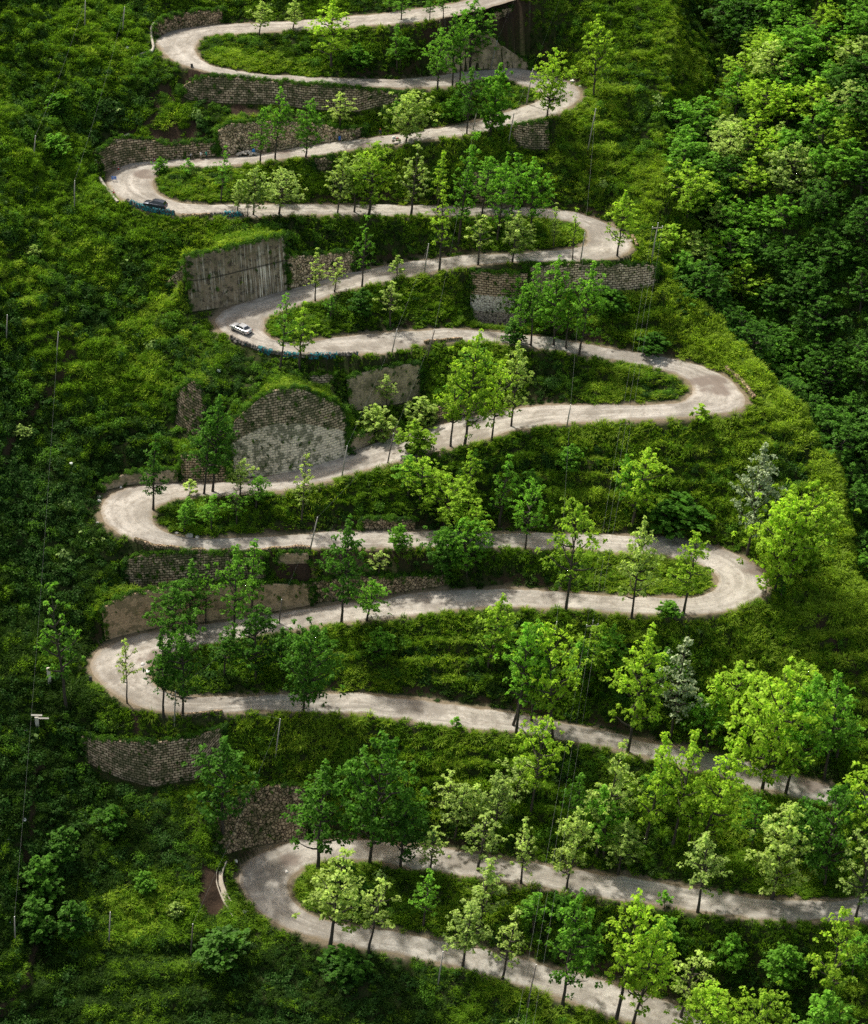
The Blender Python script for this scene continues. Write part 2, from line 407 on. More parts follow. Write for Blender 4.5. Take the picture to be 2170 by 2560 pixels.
# bare earth: cut banks above the road, slips, paths
SOIL_SPOTS = [('A600,850', 2.6), ('A700,835', 2.2), ('A520,870', 2), ('A780,850', 1.5), ('A1000,700', 2.0), ('A1080,715', 2), ('A1400,735', 2), ('A560,600', 1.5), ('A640,640', 1.6), ('A700,525', 1.6), ('A790,505', 1.5),
              ('I1300,200', 3), ('I1400,190', 2.5), ('I350,1165', 1.6), ('L60,730', 2.4), ('L70,830', 2.6), ('L95,930', 2.4), ('L60,1000', 1.6)]
soil = np.zeros((NY, NX))
for s, r in SOIL_SPOTS:
    if r == 0:
        continue
    c = cast(pt(s))[0]
    soil = np.maximum(soil, 1 - sstep(r * .6, r * 1.15, np.hypot(GX - c[0], (GY - c[1]) * 1.0) + 1.5 * fbm(GX, GY, 2.8, 5, 3)))
PATHS = ['A130,955 200,905 310,850 450,755 520,690 440,625 480,575 560,540', '7170,0 135,290 105,500 100,720', '7150,850 100,980 110,1020 30,1080 0,1120',  
         '3300,450 260,600 200,690 100,810 40,900 5,1010', '61560,560 1640,680 1700,760 1735,840', 'G1390,835 1500,805', '61480,400 1560,430 1580,450']
pathmask = np.zeros((NY, NX)); pc = np.zeros((NY, NX))
for s in PATHS:
    if ' ' not in s or s.count(',') < 2:
        continue
    t = s[0]
    P = np.array([pt(w, t) for w in s[1:].split()])
    cum = np.r_[0, np.cumsum(np.hypot(*np.diff(P, axis=0).T))]
    u = np.arange(0, cum[-1], 4.0)
    X = cast(np.stack([np.interp(u, cum, P[:, j]) for j in (0, 1)], 1))
    X = X[:, :2] + .0
    for i in range(5):
        Y = X[:-1] + (X[1:] - X[:-1]) * i / 5
        splat(Y[:, 0], Y[:, 1], Y[:, 0] * 0 + 1, pathmask, pc)
DP = spread(pc > 0, 4)
soil = np.maximum(soil, .85 * (1 - sstep(.3, .9, DP)))
def boxblur(a, r_):
    for ax in (0, 1):
        p = np.pad(np.cumsum(a, ax), [(r_ + 1, r_) if k == ax else (0, 0) for k in (0, 1)], mode='edge')
        p = np.take(p, range(2 * r_ + 1, p.shape[ax]), ax) - np.take(p, range(0, p.shape[ax] - 2 * r_ - 1), ax)
        a = p
    return a


RZ = boxblur(np.where(core, HZ, 0), 6) / np.maximum(boxblur(core * 1.0, 6), 1)
UPHILL = sstep(-.1, .5, HZ - RZ) * (boxblur(core * 1.0, 6) > .5)
bank = UPHILL * (1 - sstep(.25, 1.5, DR + .8 * fbm(GX, GY, 3, 8, 2))) * sstep(.4, .9, STEEP)
soil = np.maximum(soil, bank)
verge = (1 - sstep(.2, 1.3, DC + .9 * fbm(GX, GY, 2.4, 15, 3))) * (1 - sstep(.7, 1.3, STEEP))
VEG = (1 - sstep(.3, .8, soil)) * sstep(.5, 1.3, DC + .6 * fbm(GX, GY, 1.6, 33, 2)) * sstep(.1, .7, DW)
CURV = HZ - boxblur(HZ, 10) / 441.0                # ridges positive, hollows negative
VEG = np.maximum(VEG, .35 * bank * (DC > .6))

# ------------------------------------------------------------------ material helpers
class NT:
    def __init__(self, name):
        self.m = bpy.data.materials.new(name); self.m.use_nodes = True
        self.t = self.m.node_tree; self.t.nodes.clear()
        self.out = self.t.nodes.new('ShaderNodeOutputMaterial')

    def n(self, kind, props=None, **ins):
        nd = self.t.nodes.new('ShaderNode' + kind)
        for k, v in (props or {}).items():
            setattr(nd, k, v)
        for k, v in ins.items():
            key = int(k[1:]) if k[0] == 'i' and k[1:].isdigit() else k.replace('_', ' ')
            self.put(nd.inputs[key], v)
        return nd

    def put(self, sock, v):
        if hasattr(v, 'is_output'):
            self.t.links.new(v, sock)
        elif isinstance(v, (tuple, list)) and len(v) == 3 and sock.type == 'RGBA':
            sock.default_value = (*v, 1)
        else:
            sock.default_value = v

    def mix(self, f, a, b, blend='MIX'):
        nd = self.t.nodes.new('ShaderNodeMix'); nd.data_type = 'RGBA'; nd.blend_type = blend
        self.put(nd.inputs[0], f); self.put(nd.inputs[6], a); self.put(nd.inputs[7], b)
        return nd.outputs[2]

    def ramp(self, f, stops):
        nd = self.t.nodes.new('ShaderNodeValToRGB'); e = nd.color_ramp.elements
        while len(e) < len(stops):
            e.new(.5)
        for el, (p, c) in zip(e, stops):
            el.position = p; el.color = (*c, 1) if isinstance(c, tuple) else (c, c, c, 1)
        self.put(nd.inputs[0], f)
        return nd.outputs[0]

    def noise(self, vec, scale, detail=4, rough=.55, out=0):
        nd = self.n('TexNoise', Scale=scale, Detail=detail, Roughness=rough)
        if vec is not None:
            self.put(nd.inputs['Vector'], vec)
        return nd.outputs[out]

    def math(self, op, a, b=0.0):
        nd = self.t.nodes.new('ShaderNodeMath'); nd.operation = op
        self.put(nd.inputs[0], a); self.put(nd.inputs[1], b)
        return nd.outputs[0]

    def attr(self, name, out='Fac'):
        return self.n('Attribute', {'attribute_name': name}).outputs[out]

    def bump(self, h, strength=.5, dist=.1):
        return self.n('Bump', Height=h, Strength=strength, Distance=dist).outputs[0]

    def principled(self, color, rough=.9, bump=None, metal=0.0, spec=.3):
        p = self.n('BsdfPrincipled')
        self.put(p.inputs['Base Color'], color); self.put(p.inputs['Roughness'], rough); self.put(p.inputs['Metallic'], metal)
        self.put(p.inputs['Specular IOR Level'], spec)
        if bump is not None:
            self.put(p.inputs['Normal'], bump)
        self.t.links.new(p.outputs[0], self.out.inputs[0])
        return self.m

    def obj(self):
        return self.n('TexCoord').outputs['Object']

    def uv(self, name=''):
        return self.n('UVMap', {'uv_map': name}).outputs[0]


def simple(name, color, rough=.6, metal=0.0, spec=.4, vary=.15, scale=6.0):
    m = NT(name)
    f = m.noise(m.obj(), scale, 3)
    c = m.mix(f, tuple(v * (1 - vary) for v in color), tuple(min(1, v * (1 + vary)) for v in color))
    return m.principled(c, rough, None, metal, spec)


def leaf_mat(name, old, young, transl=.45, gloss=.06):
    """Leaves: colour runs from old to young foliage by tone, which also paints dark undersides and lit tops, varies per tree, and lets light through."""
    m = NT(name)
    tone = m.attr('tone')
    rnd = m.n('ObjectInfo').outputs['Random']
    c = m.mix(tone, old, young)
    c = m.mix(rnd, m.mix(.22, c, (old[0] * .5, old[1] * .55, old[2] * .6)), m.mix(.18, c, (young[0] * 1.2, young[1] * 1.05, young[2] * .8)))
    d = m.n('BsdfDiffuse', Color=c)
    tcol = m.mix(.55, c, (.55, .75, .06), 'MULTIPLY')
    tcol = m.mix(.6, c, m.mix(1.0, c, (1.65, 1.75, .62), 'MULTIPLY'))
    t = m.n('BsdfTranslucent', Color=tcol)
    g = m.n('BsdfGlossy', Color=(.7, .8, .5), Roughness=.55)
    a = m.n('MixShader', i0=transl); m.t.links.new(d.outputs[0], a.inputs[1]); m.t.links.new(t.outputs[0], a.inputs[2])
    b = m.n('MixShader', i0=gloss); m.t.links.new(a.outputs[0], b.inputs[1]); m.t.links.new(g.outputs[0], b.inputs[2])
    m.t.links.new(b.outputs[0], m.out.inputs[0])
    return m.m


# --- hillside soil
m = NT('hillside_soil'); ob = m.obj()
n1 = m.noise(ob, .35, 6); n2 = m.noise(ob, 2.5, 6, .65); n3 = m.noise(ob, .06, 3)
green = m.mix(n1, (.012, .022, .006), (.035, .055, .012))
green = m.mix(m.ramp(n2, [(.45, 0.), (.7, 1.)]), green, (.05, .04, .02))
earth = m.mix(n2, (.022, .014, .009), (.065, .044, .029))
sand = m.mix(n2, (.10, .08, .05), (.27, .22, .15))
c = m.mix(m.attr('soil'), green, earth)
c = m.mix(m.attr('sand'), c, sand)
MAT_HILL = m.principled(c, .95, m.bump(m.math('ADD', n1, n2), .8, .25), spec=.1)

# --- gravel road
m = NT('gravel_road'); uv = m.uv('UVMap'); ob = m.obj()
sep = m.n('SeparateXYZ', Vector=uv)
ux, vy = sep.outputs[0], sep.outputs[1]
big = m.noise(ob, .16, 5, .6); med = m.noise(ob, .9, 6, .7); fine = m.noise(ob, 7.0, 3, .7)
str_v = m.n('CombineXYZ', X=m.math('MULTIPLY', ux, 6.5), Y=m.math('MULTIPLY', vy, .045)).outputs[0]
streak = m.noise(str_v, 1.0, 5, .65)
c = m.mix(m.ramp(big, [(.32, 0.), (.68, 1.)]), (.235, .215, .18), (.455, .425, .37))
c = m.mix(m.ramp(streak, [(.50, 0.), (.70, .5)]), c, (.61, .58, .52))
c = m.mix(m.ramp(streak, [(.32, .55), (.46, 0.)]), c, (.14, .125, .105))
damp = m.noise(ob, .11, 5, .7)
c = m.mix(m.ramp(damp, [(.50, 0.), (.60, .6)]), c, (.16, .14, .115))
c = m.mix(m.ramp(med, [(.50, 0.), (.66, .7)]), c, (.19, .165, .13))
c = m.mix(m.ramp(fine, [(.35, .45), (.5, 0.)]), c, (.17, .155, .13))
c = m.mix(m.ramp(fine, [(.62, 0.), (.75, .7)]), c, (.66, .65, .62))
edge_d = m.math('ABSOLUTE', m.math('SUBTRACT', ux, .5))
edn = m.math('ADD', edge_d, m.math('MULTIPLY', m.math('SUBTRACT', med, .5), .22))
c = m.mix(m.ramp(edn, [(.385, 0.), (.47, .75)]), c, m.mix(med, (.16, .125, .085), (.32, .265, .19)))
c = m.mix(m.attr('mud'), c, m.mix(med, (.10, .075, .06), (.2, .16, .13)))
MAT_ROAD = m.principled(c, .88, m.bump(m.math('ADD', m.math('MULTIPLY', fine, .6), med), .7, .12), spec=.25)


def wall_mat(name, kind, a, b, mortar, stain=.5, moss=.5):
    stain *= .65
    m = NT(name); uv = m.uv('UVMap'); fr = m.uv('Share')
    ob = m.obj()
    warp = m.n('VectorMath', {'operation': 'MULTIPLY_ADD'}); m.put(warp.inputs[0], m.noise(uv, 1.1, 3, out=1)); warp.inputs[1].default_value = (.42, .26, 0); m.put(warp.inputs[2], uv)
    fsep = m.n('SeparateXYZ', Vector=fr); hfrac = fsep.outputs[1]
    big = m.noise(ob, .35, 5, .6); med = m.noise(ob, 1.6, 5, .65)
    joint = None
    if kind in ('ashlar', 'banded', 'tiered'):
        bt = m.n('TexBrick', Vector=warp.outputs[0], Color1=a, Color2=b, Mortar=mortar, Scale=1.0, Mortar_Size=.07, Mortar_Smooth=.25, Bias=0.0, Brick_Width=.92, Row_Height=.47)
        bt.offset = .43
        c = bt.outputs[0]; joint = m.math('SUBTRACT', 1.0, bt.outputs[1])
        if kind == 'banded':
            bw = m.n('TexVoronoi', {'feature': 'DISTANCE_TO_EDGE'}, Vector=warp.outputs[0], Scale=1.7, Randomness=.8)
            pale = m.mix(m.ramp(bw.outputs[0], [(.02, 0.), (.09, 1.)]), (.22, .17, .14), (.95, .83, .68))
            low = m.mix(m.ramp(bw.outputs[0], [(.02, 0.), (.09, 1.)]), (.09, .07, .06), (.62, .48, .36))
            hn = m.math('ADD', hfrac, m.math('MULTIPLY', m.math('SUBTRACT', med, .5), .05))
            c = m.mix(m.ramp(hn, [(.600, 0.), (.612, 1.)]), pale, c)
            c = m.mix(m.ramp(hn, [(.315, 0.), (.335, 1.)]), low, c)
        if kind == 'tiered':
            hn = m.math('ADD', hfrac, m.math('MULTIPLY', m.math('SUBTRACT', fsep.outputs[0], .6), .16))
            c = m.mix(m.ramp(hn, [(.57, 0.), (.58, 1.)]), m.mix(.5, c, (.93, .84, .66)), m.mix(.3, c, (.10, .085, .06)))
    elif kind == 'rubble':
        v = m.n('TexVoronoi', {'feature': 'DISTANCE_TO_EDGE'}, Vector=warp.outputs[0], Scale=1.9)
        v2 = m.n('TexVoronoi', Vector=warp.outputs[0], Scale=1.9)
        joint = m.ramp(v.outputs[0], [(.02, 0.), (.12, 1.)])
        s2 = m.n('SeparateColor', Color=v2.outputs['Color'])
        c = m.mix(joint, mortar, m.mix(s2.outputs[0], a, b))
    else:
        c = m.mix(med, a, b)
        bt = m.n('TexBrick', Vector=warp.outputs[0], Color1=(1, 1, 1), Color2=(.8, .8, .8), Mortar=(.35, .33, .3), Scale=1.0, Mortar_Size=.03, Brick_Width=1.1, Row_Height=.55)
        c = m.mix(m.ramp(big, [(.42, 0.), (.58, .8)]), c, m.mix(1.0, c, bt.outputs[0], 'MULTIPLY'))
    # rain streaks running down
    sv = m.n('VectorMath', {'operation': 'MULTIPLY'}); m.put(sv.inputs[0], uv); sv.inputs[1].default_value = (1.1, .09, 1)
    st = m.noise(sv.outputs[0], 1.0, 5, .7)
    c = m.mix(m.ramp(st, [(.46, 0.), (.68, stain)]), c, tuple(x * .22 for x in b))
    c = m.mix(m.ramp(big, [(.5, 0.), (.75, stain)]), c, tuple(x * .35 for x in a))
    if kind == 'streaked':
        sv2 = m.n('VectorMath', {'operation': 'MULTIPLY'}); m.put(sv2.inputs[0], uv); sv2.inputs[1].default_value = (2.4, .05, 1)
        st2 = m.noise(sv2.outputs[0], 1.0, 4, .75)
        zone = m.math('MULTIPLY', m.ramp(fsep.outputs[0], [(.62, 0.), (.70, 1.), (.95, 1.), (1.0, 0.)]), m.ramp(hfrac, [(.5, 1.), (.62, 0.)]))
        zone = m.math('MAXIMUM', m.math('MULTIPLY', zone, 1.0), m.math('MULTIPLY', m.ramp(big, [(.42, 0.), (.60, .8)]), .9))
        blot = m.noise(uv, .8, 6, .75)
        c = m.mix(m.ramp(blot, [(.50, 0.), (.60, .85)]), c, (.035, .03, .025))
        c = m.mix(m.math('MULTIPLY', m.ramp(st2, [(.50, 0.), (.60, 1.)]), zone), c, (.88, .80, .66))
        c = m.mix(m.math('MULTIPLY', m.ramp(hfrac, [(.535, 0.), (.55, 1.), (.56, 1.), (.575, 0.)]), .8), c, (.03, .028, .025))
    # moss and small plants
    mz = m.math('ADD', m.noise(ob, .8, 6, .7), m.math('MULTIPLY', m.noise(ob, .22, 2), .4))
    c = m.mix(m.ramp(mz, [(.74 - .08 * moss, 0.), (.80 - .08 * moss, moss)]), c, m.mix(med, (.016, .03, .008), (.05, .075, .02)))
    h = med if joint is None else m.math('ADD', joint, m.math('MULTIPLY', med, .6))
    return m.principled(c, .92, m.bump(h, .9, .12), spec=.15)


WM = {'ashlar': wall_mat('weathered_blocks', 'ashlar', (0.374, 0.27, 0.172), (0.682, 0.52, 0.344), (0.0385, 0.027, 0.0168), .45, .7),
      'ashlar_pale': wall_mat('pale_blocks', 'ashlar', (0.572, 0.43, 0.286), (0.836, 0.66, 0.454), (0.077, 0.055, 0.0378), .35, .6),
      'banded': wall_mat('banded_blocks', 'banded', (0.44, 0.3, 0.189), (0.66, 0.48, 0.311), (0.055, 0.038, 0.0252), .2, .25),
      'tiered': wall_mat('tiered_blocks', 'tiered', (0.484, 0.37, 0.235), (0.814, 0.65, 0.428), (0.0385, 0.03, 0.0185), .25, .7),
      'rubble': wall_mat('dark_rubble', 'rubble', (0.242, 0.175, 0.109), (0.572, 0.42, 0.269), (0.0198, 0.014, 0.0084), .4, .5),
      'rubble_pale': wall_mat('pale_rubble', 'rubble', (0.528, 0.38, 0.244), (0.858, 0.66, 0.445), (0.055, 0.04, 0.0252), .3, .5),
      'concrete': wall_mat('mottled_concrete', 'concrete', (0.33, 0.25, 0.168), (0.605, 0.48, 0.328), (0.11, 0.1, 0.084), .6, .5),
      'tan': wall_mat('tan_concrete', 'concrete', (0.418, 0.29, 0.176), (0.638, 0.46, 0.286), (0.11, 0.1, 0.084), .35, .5),
      'streaked': wall_mat('lime_streaked_concrete', 'streaked', (0.176, 0.135, 0.0882), (0.396, 0.315, 0.21), (0.11, 0.1, 0.084), .85, .3)}


# ------------------------------------------------------------------ mesh helpers
def mesh_np(name, V, F, mats=(), smooth_=False, attrs=None, uvs=None, fmat=None):
    """V (n,3) float; F (m,4) int quads."""
    me = bpy.data.meshes.new(name)
    V = np.ascontiguousarray(V, np.float32); F = np.ascontiguousarray(F, np.int32)
    k = F.shape[1]
    me.vertices.add(len(V)); me.vertices.foreach_set('co', V.ravel())
    me.loops.add(F.size); me.loops.foreach_set('vertex_index', F.ravel())
    me.polygons.add(len(F)); me.polygons.foreach_set('loop_start', np.arange(0, F.size, k, dtype=np.int32))
    me.polygons.foreach_set('loop_total', np.full(len(F), k, np.int32))
    for mt in mats:
        me.materials.append(mt)
    if fmat is not None:
        me.polygons.foreach_set('material_index', np.ascontiguousarray(fmat, np.int32))
    if smooth_:
        me.polygons.foreach_set('use_smooth', np.ones(len(F), bool))
    for a, v in (attrs or {}).items():
        at = me.attributes.new(a, 'FLOAT', 'POINT'); at.data.foreach_set('value', np.ascontiguousarray(v, np.float32))
    for u, v in (uvs or {}).items():
        l = me.uv_layers.new(name=u); l.data.foreach_set('uv', np.ascontiguousarray(v[F.ravel()], np.float32).ravel())
    me.update(calc_edges=True)
    return me


def link(name, me, parent=None, loc=None):
    o = bpy.data.objects.new(name, me); COL.objects.link(o)
    if parent is not None:
        o.parent = parent
    if loc is not None:
        o.location = loc
    return o


def tag(o, label=None, cat=None, group=None, kind=None):
    for k, v in (('label', label), ('category', cat), ('group', group), ('kind', kind)):
        if v:
            o[k] = v
    return o


def thing(name, label, cat, loc=(0, 0, 0), rz=0.0, group=None):
    o = bpy.data.objects.new(name, None); COL.objects.link(o)
    o.empty_display_size = .3
    o.location = loc; o.rotation_euler = (0, 0, rz)
    return tag(o, label, cat, group)


def grid_faces(nu, nv, off=0):
    i, j = np.meshgrid(np.arange(nu - 1), np.arange(nv - 1), indexing='ij')
    a = i * nv + j
    return np.stack([a, a + nv, a + nv + 1, a + 1], -1).reshape(-1, 4) + off


class MB:
    """Collects simple shapes into one mesh."""
    def __init__(self):
        self.v, self.f, self.mi = [], [], []

    def add(self, V, F, mi=0):
        o = len(self.v)
        self.v += [tuple(map(float, p)) for p in V]; self.f += [tuple(int(i) + o for i in f) for f in F]; self.mi += [mi] * len(F)

    def box(self, c, s, rz=0, mi=0, taper=1.0):
        x, y, z = s[0] / 2, s[1] / 2, s[2] / 2
        cs, sn = math.cos(rz), math.sin(rz)
        V = []
        for dz in (-1, 1):
            k = taper if dz > 0 else 1
            for dx, dy in ((-1, -1), (1, -1), (1, 1), (-1, 1)):
                a, b = dx * x * k, dy * y * k
                V.append((c[0] + a * cs - b * sn, c[1] + a * sn + b * cs, c[2] + dz * z))
        self.add(V, [(0, 3, 2, 1), (4, 5, 6, 7), (0, 1, 5, 4), (1, 2, 6, 5), (2, 3, 7, 6), (3, 0, 4, 7)], mi)

    def tube(self, P, R, n=6, mi=0, cap=True):
        P = np.array(P, float)
        if np.isscalar(R):
            R = [R] * len(P)
        T = np.gradient(P, axis=0); T /= np.linalg.norm(T, axis=1)[:, None] + 1e-12
        V = []
        ref = np.array([0, 0, 1.]) if abs(T[0][2]) < .9 else np.array([1., 0, 0])
        for p, t, r in zip(P, T, R):
            a = np.cross(t, ref); a /= np.linalg.norm(a) + 1e-12; b = np.cross(t, a)
            for k in range(n):
                w = 2 * math.pi * k / n
                V.append(p + r * (a * math.cos(w) + b * math.sin(w)))
        F = []
        for i in range(len(P) - 1):
            for k in range(n):
                F.append((i * n + k, i * n + (k + 1) % n, (i + 1) * n + (k + 1) % n, (i + 1) * n + k))
        if cap:
            F.append(tuple(range(n - 1, -1, -1))); F.append(tuple((len(P) - 1) * n + k for k in range(n)))
        self.add(V, F, mi)

    def build(self, name, mats, parent=None, loc=None, smooth_=False):
        me = bpy.data.meshes.new(name); me.from_pydata(self.v, [], self.f)
        for mt in (mats if isinstance(mats, (list, tuple)) else [mats]):
            me.materials.append(mt)
        me.polygons.foreach_set('material_index', self.mi)
        if smooth_:
            me.polygons.foreach_set('use_smooth', [True] * len(self.f))
        me.update()
        return link(name, me, parent, loc)


# ------------------------------------------------------------------ hillside mesh with a coarse skirt running out to the horizon
def skirt(g):
    d = 4.0; lo, hi = [], []; a, b = g[0], g[-1]
    while d < 900:
        a -= d; b += d; lo.insert(0, a); hi.append(b); d *= 1.6
    return np.r_[lo, g, hi], len(lo)


sx, ox_ = skirt(gx); sy, oy_ = skirt(gy)
SX, SY = np.meshgrid(sx, sy)
cx, cy = np.clip(SX, X0, X1), np.clip(SY, Y0, Y1)
SZ = ground(cx, cy)
dout = np.hypot(SX - cx, SY - cy)
SZ = SZ + np.where(dout > 0, (SY - cy) * .45 * np.where(SY > cy, 1, .75) + np.abs(SX - cx) * .22, 0)
SZ[oy_:oy_ + NY, ox_:ox_ + NX] = HZ


def full(a):
    return a[np.clip(np.arange(len(sy)) - oy_, 0, NY - 1)][:, np.clip(np.arange(len(sx)) - ox_, 0, NX - 1)]


ny_, nx_ = SX.shape
F = grid_faces(ny_, nx_)[:, ::-1]
hill = link('hillside', mesh_np('hillside', np.stack([SX, SY, SZ], -1).reshape(-1, 3), F, [MAT_HILL], True,
            {'soil': full(soil).ravel(), 'sand': (full(verge) * (1 - .85 * full(bank))).ravel()}))
tag(hill, 'steep green hillside with old terraces and bare brown cut banks', 'hillside', kind='structure')

# ------------------------------------------------------------------ road mesh
nc = 17
es = np.linspace(0, 1, nc)
jit = .75 * fbm(SL, SL * 0, 4, 3, 3), .75 * fbm(SL, SL * 0 + 50, 4, 4, 3)
dirn = (LL - RR) / wid[:, None]
A_ = RR - dirn * (jit[0] + .1)[:, None]; B_ = LL + dirn * (jit[1] + .1)[:, None]
V = A_[:, None, :] + (B_ - A_)[:, None, :] * es[None, :, None]
prof = .10 * (1 - (2 * es - 1) ** 2) - .04 - .14 * (np.abs(2 * es - 1) > .99)
V[..., 2] += prof[None, :] + .05 * fbm(V[..., 0], V[..., 1], 2.2, 61, 2) * (np.abs(2 * es - 1) < .9)[None, :]
UVR = np.stack([np.broadcast_to(es, V.shape[:2]), np.broadcast_to(SL[:, None], V.shape[:2])], -1)
mud = np.zeros(V.shape[:2])
for s, r in (('A400,1100', 3.0), ('E1180,790', 4.0), ('E1240,850', 3.2), ('A740,1010', 1.6), ('A900,1000', 1.4), ('A1280,965', 1.8), ('B300,918', 1.6), ('B360,905', 1.2), ('H1250,560', 3), ('L560,640', 2.5), ('I470,770', 3.2), ('K1400,800', 4)):
    c = cast(pt(s))[0]
    d = np.hypot(V[..., 0] - c[0], (V[..., 1] - c[1]) * 1.2)
    mud = np.maximum(mud, .8 * sstep(0, .5, (1 - d / r) + .55 * fbm(V[..., 0], V[..., 1], 1.5, 90, 3)) * (d < 1.6 * r))
nu, nv = V.shape[:2]
ro = link('road', mesh_np('road', V.reshape(-1, 3), grid_faces(nu, nv), [MAT_ROAD], True, {'mud': mud.ravel()}, {'UVMap': UVR.reshape(-1, 2)}))
tag(ro, 'pale gravel road climbing the slope in tight hairpin bends', 'road', kind='structure')

# ------------------------------------------------------------------ walls
IVY, HANG = [], []


def wall_mesh(label, style, F3, T3, nor, hgt, thick=.6, name='retaining_wall', cat='retaining wall', group='stone and concrete walls shoring up the road', rows=None):
    n = len(F3)
    arc = np.r_[0, np.cumsum(np.linalg.norm(np.diff(F3[:, :2], axis=0), axis=1))]
    m = max(4, int(arc[-1] / .45)) if arc[-1] > 0 else 4
    uu = np.linspace(0, arc[-1], m)
    ip = lambda A: np.stack([np.interp(uu, arc, A[:, j]) for j in range(A.shape[1])], 1)
    f3, t3, nn = ip(F3), ip(T3), ip(nor)
    hh = np.interp(uu, arc, hgt)
    top_j = .16 * fbm(uu, uu * 0, .9, hash(label) % 97, 2) * (style not in ('streaked', 'concrete', 'tan', 'kerb'))
    r = rows or max(3, int(hh.max() / .45))
    fr = np.linspace(0, 1, r)
    base = f3.copy(); base[:, 2] -= .7
    V = f3[:, None] + (t3 - f3)[:, None] * fr[None, :, None]
    V[..., 2] += top_j[:, None] * fr
    rgh = .13 if style.startswith('rubble') else (.02 if style in ('streaked', 'tan', 'kerb') else .07)
    bulge = rgh * fbm(uu[:, None] + 0 * fr, fr[None, :] * hh[:, None] + 13., .9, 7, 3) + .18 * (rgh > .05) * fbm(uu[:, None] + 0 * fr, fr[None, :] * hh[:, None], 5, 17, 2)
    V[..., :2] += nn[:, None, :] * (bulge + .14)[..., None]
    foot = V[:, :1].copy(); foot[..., 2] -= .8
    foot[..., :2] += nn[:, None] * .08
    b1 = V[:, -1:].copy(); b1[..., :2] -= nn[:, None] * thick
    b2 = b1.copy(); b2[..., 2] -= np.minimum(hh, 1.2)[:, None]
    V = np.concatenate([foot, V, b1, b2], 1)
    hv = np.concatenate([np.full((m, 1), -.8), fr[None, :] * hh[:, None], hh[:, None] + thick, hh[:, None] + thick + 1], 1)
    UVa = np.stack([np.broadcast_to(uu[:, None], hv.shape), hv], -1)
    sh = np.stack([np.broadcast_to((uu / max(uu[-1], 1e-6))[:, None], hv.shape), np.broadcast_to(np.r_[0, fr, 1, 1][None], hv.shape)], -1)
    nvv = V.shape[1]
    Fq = grid_faces(m, nvv)
    vv = V.reshape(-1, 3)
    # end caps
    caps = []
    for i in (0, m - 1):
        for k in range(1, nvv - 3):
            caps.append((i * nvv + k, i * nvv + k + 1, i * nvv + nvv - 2, i * nvv + nvv - 1))
    Fq = np.concatenate([Fq, np.array(caps)])
    o = link(name, mesh_np(name, vv, Fq, [WM[style]], False, None, {'UVMap': UVa.reshape(-1, 2), 'Share': sh.reshape(-1, 2)}))
    tag(o, label, cat, group, 'thing')
    return V, nn


for w in WGEO:
    V, nn = wall_mesh(*w)
    dens = 1.1 if 'overgrown' in w[0] or 'ivy' in w[0] else .28
    if w[1] in ('streaked', 'tan'):
        dens = .08
    area = w[5].mean() * np.linalg.norm(np.diff(w[2], axis=0), axis=1).sum()
    for _ in range(int(area * dens)):
        i, j = random.randrange(V.shape[0]), random.randrange(1, V.shape[1] - 2)
        IVY.append((*V[i, j], nn[i][0], nn[i][1]))
    for i in range(0, V.shape[0]):        # plants hanging over the top
        for _ in range(2):
            if random.random() < .75:
                HANG.append((V[i, -3, 0] + random.uniform(-.3, .3), V[i, -3, 1] + random.uniform(.1, .8), V[i, -3, 2] + random.uniform(-.35, .1), nn[i][0] * .5, nn[i][1] * .5))
    for i in (0, V.shape[0] - 1):         # and crowding round the ends
        for k in range(1, V.shape[1] - 2):
            for _ in range(2):
                if random.random() < .8:
                    HANG.append((V[i, k, 0] + random.uniform(-.5, .5), V[i, k, 1] + random.uniform(-.3, .6), V[i, k, 2] + random.uniform(-.3, .2), nn[i][0] * .7, nn[i][1] * .7))

WM['kerb'] = wall_mat('worn_pale_concrete', 'concrete', (.42, .38, .32), (.56, .51, .44), (.2, .2, .2), .35, .35)
# low parapets: (label, style, foot line, height, thickness)
PARA = [('worn pale parapet curving round the topmost left bend', 'kerb', 'A452,345 474,330 470,300 452,262 446,215 455,178 480,146 515,122', .75, .45),
        ('pale kerb wall sloping away left of the topmost left bend', 'kerb', 'A318,380 360,358 400,345 440,330 462,326', .5, .5),
        ('narrow pale parapet climbing behind the third road bend', 'kerb', 'A92,1030 118,1000 150,955 195,918 250,890 310,858', .6, .5),
        ('pale parapet along the outer edge below the blue sign', 'kerb', 'A118,1130 140,1165 170,1205 200,1245 235,1285', .6, .5),
        ('loose dark dry-stone parapet on the outer edge of the third right bend', 'rubble', 'E1290,725 1345,768 1395,815 1435,865 1470,915', 1.0, .7),
        ('low dark stone edging round the outside of the fourth left bend', 'rubble', 'F340,1245 400,1268 500,1290 600,1302 700,1312 820,1320 930,1322 1050,1318 1200,1300 1330,1298 1450,1298', .7, .6),
        ('low stone edging on the outer side of the fifth left bend', 'rubble', 'I640,1140 720,1135 800,1124 900,1116', .5, .5),
        ('low dry-stone edging between two teal-netted barriers', 'rubble', 'A640,1372 700,1374 770,1370 830,1366', .7, .6),
        ('low stone edging on the right bend beside the lone roadside tree', 'rubble', '2800,965 812,985 822,1005', .6, .6),
        ('low rough stone edging below the sixth road run', 'rubble', 'D660,1160 740,1150 820,1140 900,1140', .6, .5)]
